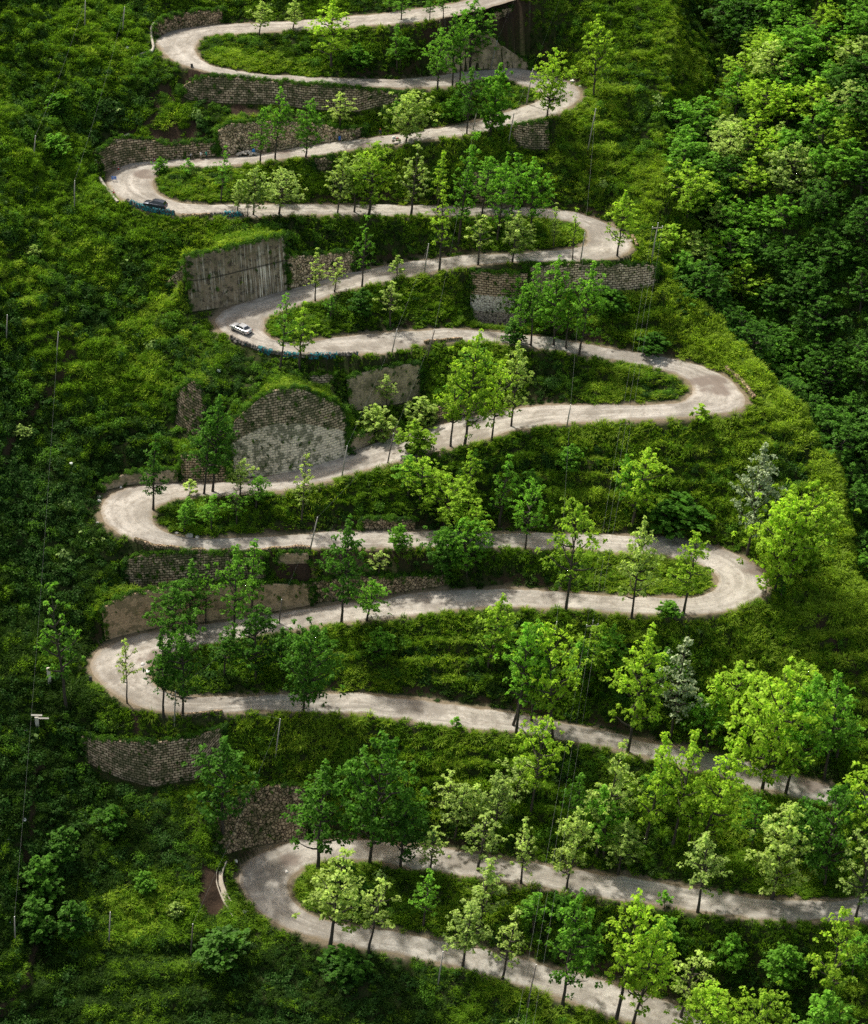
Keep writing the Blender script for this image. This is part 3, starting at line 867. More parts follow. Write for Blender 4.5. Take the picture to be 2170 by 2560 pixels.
for label, style, foot, h, th in PARA:
    P = pts(foot)
    cum = np.r_[0, np.cumsum(np.hypot(*np.diff(P, axis=0).T))]
    n = max(6, int(cum[-1] / 6))
    u = np.linspace(0, cum[-1], n)
    F3 = smooth(cast(np.stack([np.interp(u, cum, P[:, j]) for j in (0, 1)], 1)), 1.5)
    F3[:, 2] = smooth(ground(F3[:, 0], F3[:, 1])[:, None], 1.5)[:, 0]
    tan = np.gradient(F3[:, :2], axis=0); tan = smooth(tan, 1.5); tan /= np.linalg.norm(tan, axis=1)[:, None] + 1e-9
    nor = np.stack([tan[:, 1], -tan[:, 0]], 1)
    if nor[:, 1].mean() > 0:
        nor = -nor
    T3 = F3.copy(); T3[:, 2] += h
    wall_mesh(label, style, F3, T3, nor, np.full(n, h), th, 'parapet_wall', 'parapet', 'low parapets along the road edge', 4)

# ------------------------------------------------------------------ leaves
LEAF_V = np.array([(0, 0, 0), (.30, .5, .07), (0, 1, -.08), (-.30, .5, .07)])     # one leaf, base at origin, along +Y, normal +Z


def leaves(P, D, N, S, wide=1.0):
    """Leaf quads: base points P, directions D, normals N, sizes S."""
    D = D / (np.linalg.norm(D, axis=1)[:, None] + 1e-9)
    X = np.cross(D, N); X /= np.linalg.norm(X, axis=1)[:, None] + 1e-9
    Z = np.cross(X, D)
    n = len(P)
    V = P[:, None] + S[:, None, None] * (LEAF_V[None, :, 0:1] * wide * X[:, None] + LEAF_V[None, :, 1:2] * D[:, None] + LEAF_V[None, :, 2:3] * Z[:, None])
    return V.reshape(-1, 3), np.arange(4 * n).reshape(n, 4)


def unit(n, rng):
    v = rng.normal(size=(n, 3)); return v / np.linalg.norm(v, axis=1)[:, None]


def blade_clump(rng, n, rad, hgt, width, droop):
    """Grass: thin two-part blades leaning outward."""
    a = rng.uniform(0, 2 * np.pi, n); r = rad * np.sqrt(rng.uniform(0, 1, n)) * .8
    B = np.stack([r * np.cos(a), r * np.sin(a), np.full(n, -.08)], 1)
    a2 = a + rng.normal(0, .7, n)
    lean = rng.uniform(.25, .9, n); h = hgt * rng.uniform(.5, 1.1, n)
    dirn = np.stack([np.cos(a2), np.sin(a2), 0 * a2], 1)
    side = np.stack([-np.sin(a2), np.cos(a2), 0 * a2], 1) * (width * rng.uniform(.7, 1.3, n))[:, None] / 2
    M = B + dirn * (lean * h * .45)[:, None] + np.array([0, 0, 1.]) * (h * .75)[:, None]
    T = B + dirn * (lean * h * (1 + droop))[:, None] + np.array([0, 0, 1.]) * (h * (1 - .3 * droop))[:, None]
    V = np.concatenate([np.stack([B - side, B + side, M + side * .8, M - side * .8], 1), np.stack([M - side * .8, M + side * .8, T + side * .2, T - side * .2], 1)]).reshape(-1, 3)
    tone = np.concatenate([np.tile([.0, .0, .55, .55], n), np.tile([.55, .55, 1., 1.], n)]) * np.tile(np.repeat(rng.uniform(.5, 1, n), 4), 2)  # shade painted into the tone: blade feet dark, tips light
    return V, np.arange(len(V)).reshape(-1, 4), tone


def mound(rng, n, rad, hgt, size, wide):
    """A low bush: leaves over lumpy domes, looking up and outward."""
    k = 5
    ca = rng.uniform(0, 2 * np.pi, k); cr = rad * .55 * np.sqrt(rng.uniform(0, 1, k))
    C = np.stack([cr * np.cos(ca), cr * np.sin(ca), hgt * rng.uniform(.15, .5, k)], 1); R = rad * rng.uniform(.4, .7, k)
    i = rng.integers(0, k, n)
    u = unit(n, rng); u[:, 2] = np.abs(u[:, 2]) * .9 + .05
    u /= np.linalg.norm(u, axis=1)[:, None]
    P = C[i] + u * (R[i] * rng.uniform(.6, 1.08, n))[:, None] * np.array([1, 1, hgt / rad * 1.1])
    N = u + rng.normal(0, .35, (n, 3)) + np.array([0, 0, .5])
    N /= np.linalg.norm(N, axis=1)[:, None]
    D = np.cross(N, unit(n, rng)) + u * .3
    V, F = leaves(P - .3 * size * D / np.linalg.norm(D, axis=1)[:, None], D, N, size * rng.uniform(.6, 1.3, n), wide)
    tone = np.repeat(np.clip(.1 + .75 * P[:, 2] / (hgt * 1.2) + rng.normal(0, .16, n), 0, 1), 4)  # shade painted in by height: low leaves dark, top leaves light
    return V, F, tone


MAT_GRASS = leaf_mat('meadow_grass', (.022, .068, .005), (.235, .440, .026), .46, .01)
MAT_DRY = leaf_mat('dry_sunlit_grass', (.045, .095, .008), (.430, .640, .052), .48, .012)  # dry yellow-green grass, also the painted sunlight of the rim
MAT_DEEP = leaf_mat('shade_toned_grass', (.008, .026, .005), (.055, .125, .016), .40, .01)  # dark copy of the grass, shade put into its colour
MAT_FERN = leaf_mat('low_scrub', (.014, .050, .005), (.135, .320, .024), .44, .012)
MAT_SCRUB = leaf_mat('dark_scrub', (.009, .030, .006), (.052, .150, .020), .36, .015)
MAT_PALE = leaf_mat('pale_scrub', (.06, .14, .03), (.36, .52, .14), .42, .03)

rng = np.random.default_rng(3)
SRC = bpy.data.collections.new('ground_cover_sources')


def source(name, data, mt):
    V, F, tone = data
    o = bpy.data.objects.new(name, mesh_np(name, V, F, [mt], False, {'tone': tone}))
    return o


def cover(name, label, kind_objs, P, rot, scl, idx):
    """One carpet of plants: points on the slope, each carrying one of a few plant shapes."""
    c = bpy.data.collections.new(name + '_shapes')
    for k, o in enumerate(kind_objs):
        c.objects.link(o)
    order = sorted(range(len(kind_objs)), key=lambda i: kind_objs[i].name)
    inv = np.empty(len(order), int); inv[order] = np.arange(len(order))
    me = bpy.data.meshes.new(name); me.vertices.add(len(P)); me.vertices.foreach_set('co', np.ascontiguousarray(P, np.float32).ravel())
    a = me.attributes.new('turn', 'FLOAT_VECTOR', 'POINT'); a.data.foreach_set('vector', np.ascontiguousarray(rot, np.float32).ravel())
    a = me.attributes.new('size', 'FLOAT', 'POINT'); a.data.foreach_set('value', np.ascontiguousarray(scl, np.float32))
    a = me.attributes.new('pick', 'INT', 'POINT'); a.data.foreach_set('value', np.ascontiguousarray(inv[idx], np.int32))
    o = link(name, me); tag(o, label, kind='stuff'); o['category'] = 'vegetation'
    ng = bpy.data.node_groups.new(name + '_scatter', 'GeometryNodeTree')
    ng.interface.new_socket('Geometry', in_out='INPUT', socket_type='NodeSocketGeometry'); ng.interface.new_socket('Geometry', in_out='OUTPUT', socket_type='NodeSocketGeometry')
    gi = ng.nodes.new('NodeGroupInput'); go = ng.nodes.new('NodeGroupOutput')
    ip = ng.nodes.new('GeometryNodeInstanceOnPoints'); ci = ng.nodes.new('GeometryNodeCollectionInfo')
    ci.inputs[0].default_value = c; ci.inputs['Separate Children'].default_value = True; ci.inputs['Reset Children'].default_value = True

    def na(nm, t):
        nd = ng.nodes.new('GeometryNodeInputNamedAttribute'); nd.data_type = t; nd.inputs[0].default_value = nm
        return nd.outputs[0]
    L = ng.links.new
    L(gi.outputs[0], ip.inputs['Points']); L(ci.outputs[0], ip.inputs['Instance']); ip.inputs['Pick Instance'].default_value = True
    L(na('pick', 'INT'), ip.inputs['Instance Index'])
    e2r = ng.nodes.new('FunctionNodeEulerToRotation'); L(na('turn', 'FLOAT_VECTOR'), e2r.inputs[0]); L(e2r.outputs[0], ip.inputs['Rotation'])
    L(na('size', 'FLOAT'), ip.inputs['Scale']); L(ip.outputs[0], go.inputs[0])
    md = o.modifiers.new('scatter', 'NODES'); md.node_group = ng
    return o


def field(a, x, y):
    ix = np.clip(np.rint((x - X0) / STEP).astype(int), 0, NX - 1); iy = np.clip(np.rint((y - Y0) / STEP).astype(int), 0, NY - 1)
    return a[iy, ix]


def tilt(x, y, k):
    """Euler angles leaning a plant k of the way toward the slope normal, with a free turn about its stem."""
    gx_, gy_ = field(gxx, x, y), field(gyy, x, y)
    g = np.hypot(gx_, gy_) + 1e-9
    lean = np.arctan(np.minimum(g, 5)) * np.where(g > 1.4, min(1, k * 1.35), k)
    ang = np.arctan2(-gy_, -gx_)
    # lean about the horizontal axis square to the fall line; turn kept small-angle composed
    rx = -np.sin(ang) * lean; ry = np.cos(ang) * lean
    return np.stack([rx, ry, RNG.uniform(0, 2 * np.pi, len(x))], 1)


def scatter(n, prob):
    x = RNG.uniform(X0 + 4, X1 - 2, n); y = RNG.uniform(Y0 + 4, Y1 - 4, n)
    z = ground(x, y)
    p = project(np.stack([x, y, z], 1))
    inside = (p[:, 0] > -170) & (p[:, 0] < W + 170) & (p[:, 1] > -160) & (p[:, 1] < H + 140)
    x, y, z = x[inside], y[inside], z[inside]
    k = RNG.uniform(0, 1, len(x)) < prob(x, y, z)
    return x[k], y[k], z[k]


WOOD = sstep(13, 19, TE)                      # the wooded far slope
LUSH = 1.3 * fbm(GX, GY, 11, 120, 3) + np.clip(CURV * .30, -.6, .6)                # meadow versus scrub, with relief shading painted in: ridges light, hollows dark
LEFT = sstep(-38, -66, GX + 5 * fbm(GX, GY, 20, 66, 2))  # left slope, where plant colours carry painted shade
LOWLEFT_SHADE = np.maximum(LEFT * sstep(25, -35, GY), sstep(-62, -80, GY) * sstep(10, -25, GX))  # lower-left darkening, painted through the plant colours
STEEP2 = spread(STEEP > 1.0, 2) < .8
RIM = np.exp(-((TE + 3) / 5.0) ** 2) * sstep(70, 45, GY)          # brighter grass along the spur's edge, sunlight put into its colour

def hummock(rng, n, rad, hgt):
    """A grassy lump: long blades combed down over a dome."""
    u = unit(n, rng); u[:, 2] = np.abs(u[:, 2]) + .05; u /= np.linalg.norm(u, axis=1)[:, None]
    P = u * rng.uniform(.75, 1.0, n)[:, None] * np.array([rad, rad, hgt])
    hz = u * np.array([1, 1, 0]); hz /= np.linalg.norm(hz, axis=1)[:, None] + 1e-6
    D = hz * rng.uniform(.5, 1, n)[:, None] + np.array([0, 0, 1.]) * rng.uniform(-.3, .8, n)[:, None] + rng.normal(0, .3, (n, 3))
    V, F = leaves(P, D, u + rng.normal(0, .3, (n, 3)), rng.uniform(.3, .55, n), .34)
    tone = np.repeat(np.clip(.05 + .8 * P[:, 2] / hgt + rng.normal(0, .15, n), 0, 1), 4)  # lit top and shaded foot of the lump put into the tone
    return V, F, tone


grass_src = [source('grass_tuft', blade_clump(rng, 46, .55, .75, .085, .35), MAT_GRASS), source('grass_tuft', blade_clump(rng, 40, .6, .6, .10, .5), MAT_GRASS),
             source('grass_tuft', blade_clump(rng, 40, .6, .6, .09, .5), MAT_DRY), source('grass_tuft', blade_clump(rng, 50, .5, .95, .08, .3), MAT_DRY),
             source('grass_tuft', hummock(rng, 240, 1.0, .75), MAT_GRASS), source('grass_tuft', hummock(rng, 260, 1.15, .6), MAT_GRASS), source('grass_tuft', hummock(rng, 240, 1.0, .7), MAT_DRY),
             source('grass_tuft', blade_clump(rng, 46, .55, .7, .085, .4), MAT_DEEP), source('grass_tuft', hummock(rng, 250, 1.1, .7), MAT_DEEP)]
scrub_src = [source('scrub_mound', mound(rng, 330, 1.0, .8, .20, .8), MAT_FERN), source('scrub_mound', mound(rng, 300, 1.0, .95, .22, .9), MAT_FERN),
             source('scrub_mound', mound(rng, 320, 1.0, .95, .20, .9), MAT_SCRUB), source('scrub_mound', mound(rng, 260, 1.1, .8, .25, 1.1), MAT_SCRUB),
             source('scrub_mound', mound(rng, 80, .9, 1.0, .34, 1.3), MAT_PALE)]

# grass carpet
x, y, z = scatter(400000, lambda x, y, z: field(VEG, x, y) * np.sqrt(1 + np.minimum(field(STEEP, x, y), 7) ** 2) * (1 - .95 * field(WOOD, x, y)) * .72 * np.clip(.82 + .6 * field(LUSH, x, y) - .1 * field(LEFT, x, y) , .15, 1))
dry = .16 + .45 * field(LUSH, x, y) + .7 * field(RIM, x, y) + .5 * fbm(x, y, 18, 55, 2) - .3 * field(LEFT, x, y) - .5 * field(LOWLEFT_SHADE, x, y)
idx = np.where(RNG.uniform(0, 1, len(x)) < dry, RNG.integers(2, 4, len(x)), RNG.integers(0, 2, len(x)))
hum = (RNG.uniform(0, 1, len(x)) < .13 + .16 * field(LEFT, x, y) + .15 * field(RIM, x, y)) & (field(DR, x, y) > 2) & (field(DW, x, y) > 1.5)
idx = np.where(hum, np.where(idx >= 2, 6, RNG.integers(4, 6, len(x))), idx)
deep = RNG.uniform(0, 1, len(x)) < np.clip(.08 + .85 * field(LOWLEFT_SHADE, x, y) + .30 * field(LEFT, x, y) - .8 * field(LUSH, x, y), 0, .92) * (1 - .8 * field(RIM, x, y))
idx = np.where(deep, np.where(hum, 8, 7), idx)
size = RNG.uniform(.6, 1.25, len(x)) * (1 + .25 * field(RIM, x, y)) * np.where(hum, RNG.uniform(.7, 1.3, len(x)), 1)
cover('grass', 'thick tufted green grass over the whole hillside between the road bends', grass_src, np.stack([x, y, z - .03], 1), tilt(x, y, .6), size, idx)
print('grass', len(x))

# low scrub, ferns, brambles, creepers
x, y, z = scatter(120000, lambda x, y, z: field(VEG, x, y) * np.sqrt(1 + np.minimum(field(STEEP, x, y), 7) ** 2) * .85 * np.clip(.05 - .55 * field(LUSH, x, y) + .17 * field(LEFT, x, y) + .30 * field(WOOD, x, y) + .25 * (field(STEEP, x, y) > .8) - .25 * field(RIM, x, y), .02, .85))
u = RNG.uniform(0, 1, len(x))
dark = np.clip(.30 - .4 * field(LUSH, x, y) + .6 * field(LOWLEFT_SHADE, x, y) + .15 * field(LEFT, x, y) + .3 * field(WOOD, x, y) + .5 * fbm(x, y, 9, 71, 2), .05, .9)  # more dark scrub on the left, painting its shade
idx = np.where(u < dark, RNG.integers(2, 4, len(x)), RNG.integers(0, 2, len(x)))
idx = np.where((RNG.uniform(0, 1, len(x)) < .035 * (fbm(x, y, 12, 19, 2) > .05)), 4, idx)
size = RNG.gamma(6, 1 / 6., len(x)) * (.85 + .3 * field(LEFT, x, y) + .4 * field(WOOD, x, y))
size = np.clip(size, .35, 1.9) * np.where(field(DR, x, y) < 2.2, .6, 1)
P = np.stack([x, y, z - .12], 1); rot = tilt(x, y, .6)
iv = np.array(IVY + HANG)
P = np.concatenate([P, iv[:, :3]]); k = len(iv)
ir = np.stack([-iv[:, 4] * 0 + .0 - .9 * iv[:, 4] * -1 * -1, .9 * iv[:, 3], RNG.uniform(0, 6.28, k)], 1)
rot = np.concatenate([rot, ir]); size = np.concatenate([size, np.where(np.arange(k) < len(IVY), RNG.uniform(.22, .6, k), RNG.uniform(.35, .95, k))]); idx = np.concatenate([idx, RNG.integers(0, 3, k)])
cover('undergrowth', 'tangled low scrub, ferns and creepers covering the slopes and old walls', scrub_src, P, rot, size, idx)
print('scrub', len(P))

# ------------------------------------------------------------------ trees
MAT_BARK = simple('tree_bark', (.055, .045, .035), .9, vary=.4, scale=3)
MAT_BARK_PALE = simple('pale_tree_bark', (.13, .115, .09), .9, vary=.4, scale=3)
TONE = {'y': leaf_mat('fresh_yellow_green_leaves', (.040, .120, .006), (.56, .84, .075), .52, .012),
        'g': leaf_mat('mid_green_leaves', (.028, .100, .008), (.270, .600, .055), .48, .012),
        'd': leaf_mat('dark_green_leaves', (.012, .055, .008), (.115, .310, .026), .44, .015),
        'p': leaf_mat('pale_young_leaves', (.038, .105, .014), (.62, .82, .20), .48, .025),
        'w': leaf_mat('silvery_leaves', (.10, .17, .08), (.46, .55, .34), .35, .07)}


def make_tree(seed, cb, wr, dens, prof, lobes, leaf=.36, nbr=28):
    """A tree ten metres tall: trunk with limbs, and leaf clumps carried on the limbs. cb crown base, wr crown width/height."""
    r = np.random.default_rng(seed)
    H_ = 10.0
    T = MB()
    k = 9
    tz = np.linspace(0, .95 * H_, k)
    off = np.cumsum(r.normal(0, .07, (k, 2)), 0); off -= off[0]
    trunk = np.stack([off[:, 0], off[:, 1], tz], 1); trunk[0, 2] = -.9
    T.tube(trunk, np.linspace(.19, .03, k) * np.r_[1.35, np.ones(k - 1)], 7)
    cl, cr_ = [], []
    az = r.uniform(0, 6.28)
    for b in range(nbr):
        f = (b + r.uniform(.2, .8)) / nbr
        hz = cb + (.96 - cb) * f
        h = hz * H_
        w = prof(f) * wr * H_ / 2 * r.uniform(.65, 1.12)
        az += 2.4 + r.normal(0, .35)
        if lobes and r.random() < .22:
            continue
        el = math.radians(r.uniform(12, 38) + 22 * f)
        p0 = np.array([np.interp(h * .93, tz, trunk[:, 0]), np.interp(h * .93, tz, trunk[:, 1]), h * .93 - .5 * w * math.tan(el) * .6])
        d = np.array([math.cos(az), math.sin(az), 0])
        n = 5
        s = np.linspace(0, 1, n)
        path = p0 + d * (w * s)[:, None] + np.array([0, 0, 1.]) * (w * math.tan(el) * (s ** 1.25))[:, None] * .75
        path[1:, :2] += r.normal(0, .05 * w, (n - 1, 2))
        T.tube(path, np.linspace(.055 + .02 * w, .015, n), 4, cap=False)
        m = max(1, int(round(1.75 * dens * (1 + w * 1.5))))
        for _ in range(m):
            t = 1 - r.random() ** 1.6 * .75
            c = np.array([np.interp(t, s, path[:, j]) for j in range(3)])
            sp = .16 + .17 * w
            cl.append(c + r.normal(0, sp, 3) * np.array([1, 1, .6]) + np.array([0, 0, .1])); cr_.append(r.uniform(.24, .52) * (.8 + .12 * w))
    for _ in range(int(4 * dens) + 2):
        cl.append(trunk[-1] + r.normal(0, .22, 3) + np.array([0, 0, .25])); cr_.append(r.uniform(.3, .5))
    cl, cr_ = np.array(cl), np.array(cr_)
    nl = np.maximum(5, (cr_ / .4 * 13).astype(int))
    ci = np.repeat(np.arange(len(cl)), nl)
    N = len(ci)
    a = r.uniform(0, 6.28, N); q = np.sqrt(r.uniform(.02, 1, N))
    R = cr_[ci]
    dv = np.stack([np.cos(a), np.sin(a), 0 * a], 1)
    P = cl[ci] + dv * (R * q)[:, None] * .75 + np.array([0, 0, 1.]) * (R * (.38 * (1 - q ** 2) - .12 + r.normal(0, .10, N)))[:, None]
    D = dv + np.array([0, 0, 1.]) * (r.uniform(-.75, .35, N))[:, None] + r.normal(0, .25, (N, 3))
    Nn = np.array([0, 0, 1.]) + dv * .55 * q[:, None] + r.normal(0, .28, (N, 3))
    S = leaf * r.uniform(.65, 1.25, N)
    V, F = leaves(P - D * (.3 * S)[:, None], D, Nn, S, 1.25)
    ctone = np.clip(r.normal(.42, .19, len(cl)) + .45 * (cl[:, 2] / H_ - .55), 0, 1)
    tone = np.clip(ctone[ci] + .42 * (P[:, 2] - cl[ci][:, 2]) / R + r.normal(0, .08, N), 0, 1)  # light put into leaf tone: clump tops paler, undersides darker
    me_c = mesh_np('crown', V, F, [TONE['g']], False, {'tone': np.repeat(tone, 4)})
    me_t = bpy.data.meshes.new('trunk'); me_t.from_pydata(T.v, [], T.f); me_t.materials.append(MAT_BARK); me_t.polygons.foreach_set('use_smooth', [True] * len(T.f)); me_t.update()
    return me_c, me_t, wr


oval = lambda f: math.sin(math.pi * min(1, (.12 + .88 * f)) ** .9) ** .8 * (1 - .25 * f) + .1
cone = lambda f: (1 - f) ** .75 * (.45 + .55 * min(1, f / .18)) + .1
dome = lambda f: min(1, .55 + 1.4 * f) * (1 - f ** 3.0) ** .6 + .05
SHAPES = {'n': [make_tree(101, .28, .46, .95, cone, 1), make_tree(102, .34, .5, .85, oval, 1), make_tree(103, .24, .48, 1.0, cone, 1), make_tree(104, .36, .5, .85, oval, 1)],
          'm': [make_tree(111, .26, .66, 1.0, oval, 1, nbr=30), make_tree(112, .30, .62, .95, cone, 1, nbr=30), make_tree(113, .22, .68, 1.0, oval, 1, nbr=32), make_tree(114, .30, .66, .95, dome, 1, nbr=28)],
          'b': [make_tree(121, .20, .92, 1.05, dome, 1, .40, 36), make_tree(122, .22, .88, 1.05, oval, 1, .40, 38), make_tree(123, .16, .9, 1.1, dome, 0, .40, 38)],
          's': [make_tree(131, .30, .50, .50, oval, 1, .38, 22), make_tree(132, .38, .52, .42, dome, 1, .38, 20), make_tree(133, .30, .48, .48, cone, 1, .38, 22)],
          'u': [make_tree(141, .03, .85, 1.0, dome, 0, .62, 30), make_tree(142, .05, .8, .95, oval, 0, .62, 28)],
          't': [make_tree(151, .22, .5, .55, oval, 0, .8, 14), make_tree(152, .30, .55, .5, oval, 0, .8, 12)]}
NAT = {k: np.mean([s[2] for s in v]) for k, v in SHAPES.items()}


def put_tree(root, shape, tone, s, sw, rz, lean=(0, 0)):
    c, t, _ = shape
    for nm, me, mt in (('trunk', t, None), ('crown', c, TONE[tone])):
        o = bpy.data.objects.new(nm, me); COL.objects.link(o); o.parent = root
        if mt is not None:
            o.material_slots[0].link = 'OBJECT'; o.material_slots[0].material = mt
    root.scale = (s * sw, s * sw, s)
    root.rotation_euler = (lean[0], lean[1], rz)


